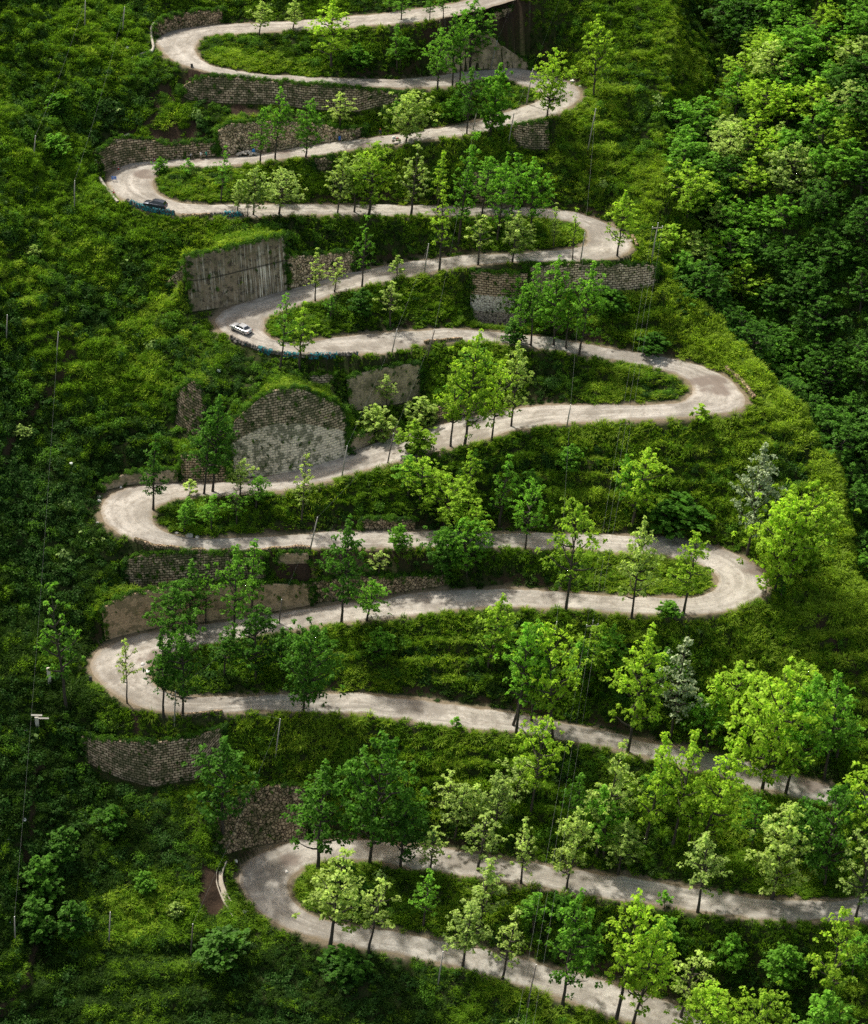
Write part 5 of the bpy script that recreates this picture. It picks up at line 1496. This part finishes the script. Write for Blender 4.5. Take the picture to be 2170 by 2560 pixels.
for px, tpx, lab in (('A705,424', 'A705,402', 'short dark marker post at the edge of the topmost left bend'), ('C955,1132', 'C955,1105', 'short dark marker post at the start of the netted barrier'), ('I69,924', 'I69,886', 'short dark marker post on the outer edge of the fifth left bend')):
    c = cast(pt(px))[0]; h = float(abs(rise(c, pt(tpx)[1])[0]))
    m_ = MB(); m_.box((0, 0, h / 2 - .15), (.5, .35, h + .3), .2, 0, .9)
    o = m_.build('marker_post', simple('dark_marker', (.06, .055, .05), .9), None, tuple(c)); tag(o, lab, 'marker post', 'marker posts at the bends')

# ------------------------------------------------------------------ stones
ST_MAT = simple('grey_stone', (.34, .32, .29), .95, vary=.35, scale=2.0)
ST_WHITE = simple('bleached_stone', (.66, .64, .60), .95, vary=.2, scale=2.0)


def stone(mb, c, r_, seed, flat=.7, box=False):
    g = np.random.default_rng(seed)
    import bmesh
    bm = bmesh.new(); bmesh.ops.create_icosphere(bm, subdivisions=2, radius=1)
    sc = g.uniform(.7, 1.2, 3) * np.array([1, 1, flat])
    pl = unit(7, g)
    V = []
    for v in bm.verts:
        p = np.array(v.co)
        for q in pl:
            d = p @ q
            if d > .68:
                p = p - q * (d - .68)
        V.append(c + p * sc * r_)
    mb.add(V, [[v.index for v in f.verts] for f in bm.faces]); bm.free()


hp = MB(); c0 = np.array(on_ground('A1060,985'))
g = np.random.default_rng(4)
for k in range(46):
    a, q = g.uniform(0, 6.28), g.uniform(0, 1) ** .6
    stone(hp, np.array([2.2 * q * math.cos(a), 1.0 * q * math.sin(a), .95 * (1 - q) + .1]), g.uniform(.2, .42), k)
o = hp.build('stone_heap', ST_MAT, None, tuple(c0)); tag(o, 'heap of broken grey stones at the roadside below the pale arched wall', 'stone heap')
tb = MB(); tb.tube([(0, 0, 0), (.05, 0, .35), (.1, 0, .75), (.16, .05, 1.0)], [.32, .36, .3, .12], 9)
o = tb.build('tarpaulin_bundle', simple('blue_tarp', (.03, .22, .55), .6), None, tuple(np.array(on_ground('A1092,976')) + [0, 0, .1])); tag(o, 'bright blue bundle resting on the heap of broken stones', 'bundle')
for px, r_, lab, mt in (('F692,1212', .75, 'large square stone block at the foot of the inner bank, left of the pair', ST_MAT), ('F738,1222', .62, 'smaller stone block at the foot of the inner bank, right of the pair', ST_MAT),
                        ('F610,1192', .4, 'grey stone lying below the dark bank of the seventh run', ST_MAT), ('F118,968', .55, 'white stone at the outer edge of the fourth left bend, upper one', ST_WHITE), ('F122,992', .5, 'white stone at the outer edge of the fourth left bend, lower one', ST_WHITE),
                        ('F108,1128', .5, 'dark stone standing on the kerb of the fourth left bend', ST_MAT), ('F15,1272', .6, 'white stone lying in the grass left of the fourth left bend', ST_WHITE), ('F258,905', .4, 'white stone on the upper edge of the fourth left bend', ST_WHITE),
                        ('I395,810', .55, 'white stone on the inner side of the fifth left bend', ST_WHITE), ('I430,858', .6, 'pale rubble stone at the inner corner of the fifth left bend', ST_WHITE), ('H1548,578', .5, 'white stone in the grass right of the fifth right bend', ST_WHITE),
                        ('B1590,512', .55, 'white boulder on the outer edge of the second right bend, upper one', ST_WHITE), ('B1640,545', .5, 'white boulder on the outer edge of the second right bend, lower one', ST_WHITE), ('L285,960', .5, 'pale stone beside the concrete drain of the lowest left bend', ST_WHITE),
                        ('L545,705', .5, 'white stone slab on the inner edge of the lowest left bend', ST_WHITE), ('L225,640', .45, 'pale stone at the head of the concrete drain', ST_WHITE), ('4800,70', .5, 'grey stone at the edge of the third right bend', ST_MAT)):
    mb = MB(); c = cast(pt(px))[0]
    stone(mb, np.array([0, 0, .15 * r_]), r_, sum(map(ord, px)), .75)
    o = mb.build('loose_stone', mt, None, tuple(c)); tag(o, lab, 'stone', 'loose stones beside the road')

# ------------------------------------------------------------------ barriers: dry-stone rows hung with teal netting
m = NT('teal_netting'); ob = m.obj()
f1 = m.noise(ob, 2.6, 4, .8)
m.principled(m.mix(m.ramp(f1, [(.42, 0.), (.62, 1.)]), (.006, .035, .04), (.025, .24, .27)), .7, m.bump(f1, .6, .1), spec=.3)
MAT_NET = m.m
for label, foot, gaps in (('stone barrier draped with bright teal netting beside the dark SUV', 'A292,1278 340,1295 400,1315 470,1333 540,1345 595,1352', .1),
                          ('short stone barrier with a strip of teal netting by two thin trees', 'A832,1362 900,1362 960,1360 1022,1362', .2),
                          ('long curved stone barrier with teal netting below the silver car', 'C962,1138 1030,1165 1110,1195 1200,1220 1290,1236 1380,1244 1480,1246 1580,1242 1680,1236 1748,1230', .42)):
    P = pts(foot)
    cum = np.r_[0, np.cumsum(np.hypot(*np.diff(P, axis=0).T))]
    n = max(6, int(cum[-1] / 6)); u = np.linspace(0, cum[-1], n)
    C3 = smooth(cast(np.stack([np.interp(u, cum, P[:, j]) for j in (0, 1)], 1)), 1.2)
    C3[:, 2] = smooth(ground(C3[:, 0], C3[:, 1])[:, None], 1.5)[:, 0]
    t = thing('stone_barrier', label, 'barrier', tuple(C3[n // 2]), 0, 'netted stone barriers along the outer edge')
    arc = np.r_[0, np.cumsum(np.linalg.norm(np.diff(C3, axis=0), axis=1))]
    S_ = MB(); g = np.random.default_rng(len(label)); s = 0
    while s < arc[-1]:
        c = np.array([np.interp(s, arc, C3[:, j]) for j in range(3)]) - C3[n // 2]
        stone(S_, c + np.array([g.normal(0, .08), g.normal(0, .08), .28]), g.uniform(.36, .5), int(s * 50) + 3, .85)
        stone(S_, c + np.array([g.normal(0, .1), g.normal(0, .08) , .66]), g.uniform(.26, .4), int(s * 50) + 7, .7)
        s += .52
    S_.build('stones', simple('dark_barrier_stone', (.13, .12, .105), .95, vary=.4, scale=2), t)
    # netting: a crumpled strip over the outer face and the crest, torn into pieces
    k = int(arc[-1] / .25); uu = np.linspace(0, arc[-1], k)
    Q = np.stack([np.interp(uu, arc, C3[:, j]) for j in range(3)], 1) - C3[n // 2]
    tn = np.gradient(Q[:, :2], axis=0); tn /= np.linalg.norm(tn, axis=1)[:, None] + 1e-9
    nn = np.stack([tn[:, 1], -tn[:, 0]], 1); nn = nn if nn[:, 1].mean() < 0 else -nn
    prof_ = [(.58, .0), (.52, .35), (.46, .7), (.25, .96), (-.1, 1.0), (-.3, .85)]
    Vn = np.array([[Q[i] + np.array([nn[i, 0] * a, nn[i, 1] * a, b]) + g.normal(0, .06, 3) for a, b in prof_] for i in range(k)])
    Fn = grid_faces(k, len(prof_))
    keep = np.repeat(fbm(uu[:-1], uu[:-1] * 0, 2.6, 31, 2) + (.55 - gaps * 1.6) + .5 * sstep(.45, .7, uu[:-1] / arc[-1]) * (gaps > .3) > 0, len(prof_) - 1)
    keep &= g.uniform(0, 1, len(keep)) < .5
    link('netting', mesh_np('netting', Vn.reshape(-1, 3), Fn[keep], [MAT_NET]), t)

# ------------------------------------------------------------------ concrete bits on the left slope, drain by the lowest bend
c = cast(pt('5204,836'))[0]; h = float(abs(rise(c, pt('5203,765')[1])[0]))
m_ = MB(); m_.box((0, 0, h / 2 - .3), (.55, .5, h + .6)); o = m_.build('concrete_post', MAT_CONC_PALE, None, tuple(c)); tag(o, 'pale upright concrete post standing in scrub on the lower left slope', 'post', None, 'thing')
c = cast(pt('5153,1002'))[0]; h = float(abs(rise(c, pt('5153,962')[1])[0]))
t = thing('broken_concrete_frame', 'broken pale concrete post and beams leaning in the lower left scrub', 'concrete frame', tuple(c))
m_ = MB(); m_.box((0, 0, h / 2 - .3), (.6, .5, h + .6), .1); m_.build('post', MAT_CONC_PALE, t)
m_ = MB(); m_.tube([(-.9, .1, h + .25), (.9, .3, h + .05)], .2, 4); m_.build('beam', MAT_CONC_PALE, t)
m_ = MB(); m_.tube([(.3, -.3, h - .1), (2.0, .0, h - .35)], .17, 4); m_.build('beam', MAT_CONC_PALE, t)
P = np.array([pt(w, 'L') for w in '150,640 122,700 118,760 140,830 170,890 200,940 225,985'.split()])
cum = np.r_[0, np.cumsum(np.hypot(*np.diff(P, axis=0).T))]; u = np.linspace(0, cum[-1], 30)
C3 = smooth(cast(np.stack([np.interp(u, cum, P[:, j]) for j in (0, 1)], 1)), 2)
tn = smooth(np.gradient(C3[:, :2], axis=0), 2); tn /= np.linalg.norm(tn, axis=1)[:, None]; nn = np.stack([tn[:, 1], -tn[:, 0]], 1)
pr_ = [(-.6, -.3), (-.6, .30), (-.42, .32), (-.35, .05), (.35, .05), (.42, .28), (.6, .26), (.6, -.3)]
Vd = np.array([[C3[i] + np.array([nn[i, 0] * a, nn[i, 1] * a, b]) for a, b in pr_] for i in range(30)])
o = link('drainage_channel', mesh_np('drainage_channel', Vd.reshape(-1, 3), grid_faces(30, len(pr_)), [simple('stained_concrete', (.40, .35, .27), .9, vary=.35, scale=1.5)])); tag(o, 'pale concrete drain trough curving down beside the lowest left bend', 'drain')
for px, lab in (('7100,352', 'scrap of white plastic caught in the dark lower left scrub'), ('740,770', 'larger white plastic sheet in the far lower left scrub'), ('735,430', 'tiny white plastic scrap at the far left of the slope'), ('3890,605', 'white plastic sack in the grass below the silver car'), ('5105,1028', 'white plastic scrap below the broken concrete frame'), ('3290,985', 'small white marker on the slope above the fourth left bend'), ('1520,205', 'small white marker on the grass left of the topmost bend')):
    c = cast(pt(px))[0]; mb = MB()
    stone(mb, np.array([0, 0, .5]), .42, len(lab), .9)
    o = mb.build('plastic_scrap', MAT_WHITE, None, tuple(c)); tag(o, lab, 'litter', 'white scraps scattered on the slopes')

# ------------------------------------------------------------------ poles and wires
MAT_POLE = simple('concrete_pole', (.30, .28, .245), .85, vary=.2, scale=1.5)
MAT_POLE_D = simple('weathered_wood_pole', (.12, .10, .085), .9, vary=.3, scale=1.5)
MAT_WIRE = simple('aluminium_wire', (.25, .26, .24), .6, .2)
MAT_INS = simple('porcelain', (.8, .8, .78), .3)
POLES = {1: ('D655,711', 'D685,533', 'grey pole leaning over the fifth road run near its middle', 0), 2: ('D1640,637', 'D1662,465', 'tall slim grey pole at the mouth of the third right bend', 0), 3: ('G135,842', 'G175,648', 'grey pole at the lower edge of the seventh run by the round-topped wall', 0),
         4: ('G424,752', 'G466,568', 'thin dark pole at the lower edge of the seventh run beside a bushy tree', 1), 5: ('D672,1255', 'D722,1072', 'dark pole below the sixth road run near its arched middle', 1), 6: ('D449,1227', 'D486,1072', 'thin grey pole at the right end of the long netted barrier', 0),
         7: ('E293,1077', 'E314,942', 'slim grey pole at the lower edge of the seventh run toward the right bend', 0), 8: ('F1449,1292', 'F1502,1097', 'leaning grey pole at the lower edge of the eighth road run', 0), 9: ('I1253,556', 'I1277,405', 'dark leaning pole on the ninth run right of the bushy dark tree', 1),
         10: ('I594,1187', 'I617,980', 'thin grey pole between dark trees on the fifth left bend', 0), 11: ('J1470,652', 'J1488,545', 'short grey pole on the slope below the ivy-stemmed tree', 0), 12: ('J1668,775', 'J1710,540', 'dark wooden pole with a pale crossarm on the slope below the ninth run', 2),
         13: ('M545,1312', 'M597,1043', 'dark pole below the lowest road run near the forked tree', 1), 14: ('L1497,1425', 'L1530,1213', 'grey pole below the lowest road run left of its leaning tree', 0), 15: ('B1185,908', 'B1218,718', 'slim grey pole beside the small block wall under the third run', 0),
         16: ('B1298,658', 'B1336,438', 'grey pole on the island tip of the second right bend', 0), 17: ('B1071,445', 'B1112,262', 'slim grey pole against the cracked stepped wall', 0), 18: ('Z1627,655', 'Z1640,560', 'pale crossarm pole on the sunlit shoulder above the third right bend', 2),
         19: ('A28,178', 'A48,12', 'grey pole near the top left corner of the slope', 0), 20: ('A264,218', 'A294,50', 'grey pole on the slope left of the topmost bend', 0), 21: ('1302,852', '1314,738', 'grey pole on the slope left of the parked dark SUV', 0),
         22: ('1136,644', '1153,556', 'grey pole on the leafy upper left slope', 0), 23: ('3229,544', '3247,443', 'pale pole on the left slope level with the netted barrier', 0), 24: ('325,474', '341,373', 'pale pole at the far left edge of the slope', 0),
         25: ('7442,848', '7461,720', 'thin grey pole in scrub left of the lowest bend', 0), 26: ('7775,893', '7793,768', 'thin dark pole below the concrete drain', 1), 27: ('I1228,1413', 'I1273,1158', 'tall grey pole on the slope below the tenth road run', 0),
         29: ('2624,612', '2651,445', 'grey pole on the sunny shoulder above the fourth run', 0), 31: ('762,845', '773,738', 'thin grey pole in the far lower left scrub', 0), 32: ('B961,822', 'B991,688', 'thin grey pole beside a leafy tree on the third run', 0)}
TOPS, ARMS = {}, {}
for k, (a, b, lab, style) in POLES.items():
    f, tp = pt(a), pt(b)
    B_ = cast(f)[0]; h = float(np.clip(abs(rise(B_, tp[1])[0]), 3, 18))
    dep = (B_ - CAM) @ FW; dx = (tp[0] - f[0]) * dep / FOC
    t = thing('utility_pole', lab, 'utility pole', tuple(B_), 0, 'poles carrying the power lines')
    m_ = MB(); m_.tube([(-.07 * dx, 0, -.8), (dx * .5, 0, h * .5), (dx, 0, h)], [.14, .11, .08], 8)
    m_.build('pole', MAT_POLE_D if style in (1, 2) and k != 18 else MAT_POLE, t, None, True)
    T_ = B_ + np.array([dx, 0, h]); TOPS[k] = T_
    if style == 2:
        m_ = MB(); zz = h - .75; xx = dx * zz / h
        m_.box((xx, -.12, zz), (2.1, .12, .14), .18); m_.build('crossarm', MAT_POLE, t)
        ARMS[k] = []
        for s in (-.98, 0, .98):
            m_ = MB(); q = np.array([xx + s * math.cos(.18), -.12 + s * math.sin(.18), zz + .07]) if s else np.array([dx, 0, h])
            m_.tube([q, q + np.array([0, 0, .28])], [.06, .09], 8); m_.build('insulator', MAT_INS, t)
            ARMS[k].append(B_ + q + np.array([0, 0, .26]))
    else:
        m_ = MB(); m_.tube([(dx, 0, h), (dx, 0, h + .22)], [.05, .08], 7); m_.build('insulator', MAT_INS, t)


def wire(a, b, label, group=None, sag=.02, r_=.009):
    a, b = np.array(a), np.array(b)
    L_ = np.linalg.norm(b - a); s = np.linspace(0, 1, 16)
    P = a + (b - a) * s[:, None]; P[:, 2] -= 4 * sag * L_ * s * (1 - s)
    m_ = MB(); m_.tube(P - a, r_, 4); o = m_.build('power_line', MAT_WIRE, None, tuple(a)); tag(o, label, 'wire', group or 'wires strung between the poles')


def off(px, z):
    return at_height(np.array(px, float), z)


for k in range(3):
    s = (-1, 0, 1)[k]
    lab = ('left', 'middle', 'right')[k]
    wire(ARMS[12][k], ARMS[18][k], f'{lab} one of three thin lines spanning between the two crossarm poles', sag=.012)
    wire(ARMS[12][k], off((1285 + 22 * s, 2720), -36), f'{lab} one of three thin lines descending from the lower crossarm pole', sag=.012)
    wire(ARMS[18][k], off((1905 + 16 * s, -60), 118), f'{lab} one of three thin lines climbing past the dark ravine', sag=.012)
for a, b, lab in ((6, 1, 'thin line from the netted barrier pole up to the fifth run'), (6, 3, 'thin line dropping past the plastered wall to the seventh run'), (5, 4, 'thin line dropping from the sixth run to the bushy tree'), (4, 8, 'thin line dropping from the seventh run to the eighth run'),
                  (8, 9, 'thin line dropping behind the tall dark trees to the ninth run'), (9, 10, 'thin line slanting across the island of the fifth left bend'), (7, 2, 'thin line climbing across the banked fourth right bend'), (7, 11, 'thin line dropping over the terraced slope past the eighth run'),
                  (29, 2, 'thin line falling from the sunny shoulder to the third right bend'), (15, 16, 'thin line linking the two poles by the second right bend'), (20, 21, 'long thin line down the upper left slope, right of two'), (19, 22, 'long thin line down the upper left slope, left of two'), (32, 5, 'thin line falling through the trees from the third run'),
                  (10, 27, 'thin line dropping below the tenth road run'), (23, 31, 'long thin line down the dark left slope'), (27, 26, 'thin line falling to the concrete drain')):
    wire(TOPS[a] + [0, 0, .2], TOPS[b] + [0, 0, .2], lab)
wire(TOPS[16] + [0, 0, .2], off((1420, -60), 72), 'thin line running up off the top from the second right bend')
wire(TOPS[17] + [0, 0, .2], off((1310, -60), 66), 'thin line running up off the top from the stepped wall')
wire(TOPS[29] + [0, 0, .2], off((1545, -60), 80), 'thin line running up off the top from the sunny shoulder')

# ------------------------------------------------------------------ camera, light, sky
cam = bpy.data.cameras.new('camera'); co = bpy.data.objects.new('camera', cam); COL.objects.link(co)
co.location = CAM; co.rotation_euler = (math.pi / 2 - PITCH, 0, 0)
cam.sensor_fit = 'VERTICAL'; cam.angle = VFOV; cam.sensor_height = 24
cam.angle_y = VFOV
cam.clip_start = 5; cam.clip_end = 5000
scene.camera = co

SUN_EL, SUN_AZ = math.radians(57), math.radians(-40)      # azimuth clockwise from +Y; the sun stands behind the slope, to the left
sdir = np.array([math.sin(SUN_AZ) * math.cos(SUN_EL), math.cos(SUN_AZ) * math.cos(SUN_EL), math.sin(SUN_EL)])
sl = bpy.data.lights.new('sun', 'SUN'); sl.energy = 5.0; sl.angle = math.radians(3); sl.color = (1, .965, .90)
so = bpy.data.objects.new('sun', sl); COL.objects.link(so)
from mathutils import Vector
so.rotation_euler = Vector(-sdir).to_track_quat('-Z', 'Y').to_euler()
so.location = (0, 0, 300)
wd = bpy.data.worlds.new('World'); scene.world = wd; wd.use_nodes = True
nt = wd.node_tree; nt.nodes.clear()
sk = nt.nodes.new('ShaderNodeTexSky'); sk.sky_type = 'NISHITA'; sk.sun_disc = False
sk.sun_elevation = SUN_EL; sk.sun_rotation = SUN_AZ; sk.air_density = 1.0; sk.dust_density = 2.5; sk.ozone_density = 1.0
bg = nt.nodes.new('ShaderNodeBackground'); bg.inputs[1].default_value = 0.29
wo = nt.nodes.new('ShaderNodeOutputWorld')
tint = nt.nodes.new('ShaderNodeMix'); tint.data_type = 'RGBA'; tint.blend_type = 'MULTIPLY'; tint.inputs[0].default_value = 1
tint.inputs[7].default_value = (1.0, .84, .64, 1)      # thin warm haze over the valley
nt.links.new(sk.outputs[0], tint.inputs[6]); nt.links.new(tint.outputs[2], bg.inputs[0]); nt.links.new(bg.outputs[0], wo.inputs[0])

scene.view_settings.view_transform = 'Standard'; scene.view_settings.look = 'None'
scene.view_settings.exposure = 0; scene.view_settings.gamma = 1
scene.render.engine = 'CYCLES'
cy_ = scene.cycles
cy_.max_bounces = 6; cy_.diffuse_bounces = 2; cy_.glossy_bounces = 2; cy_.transmission_bounces = 4; cy_.transparent_max_bounces = 4
cy_.use_adaptive_sampling = True; cy_.adaptive_threshold = 0.012
cy_.use_denoising = False
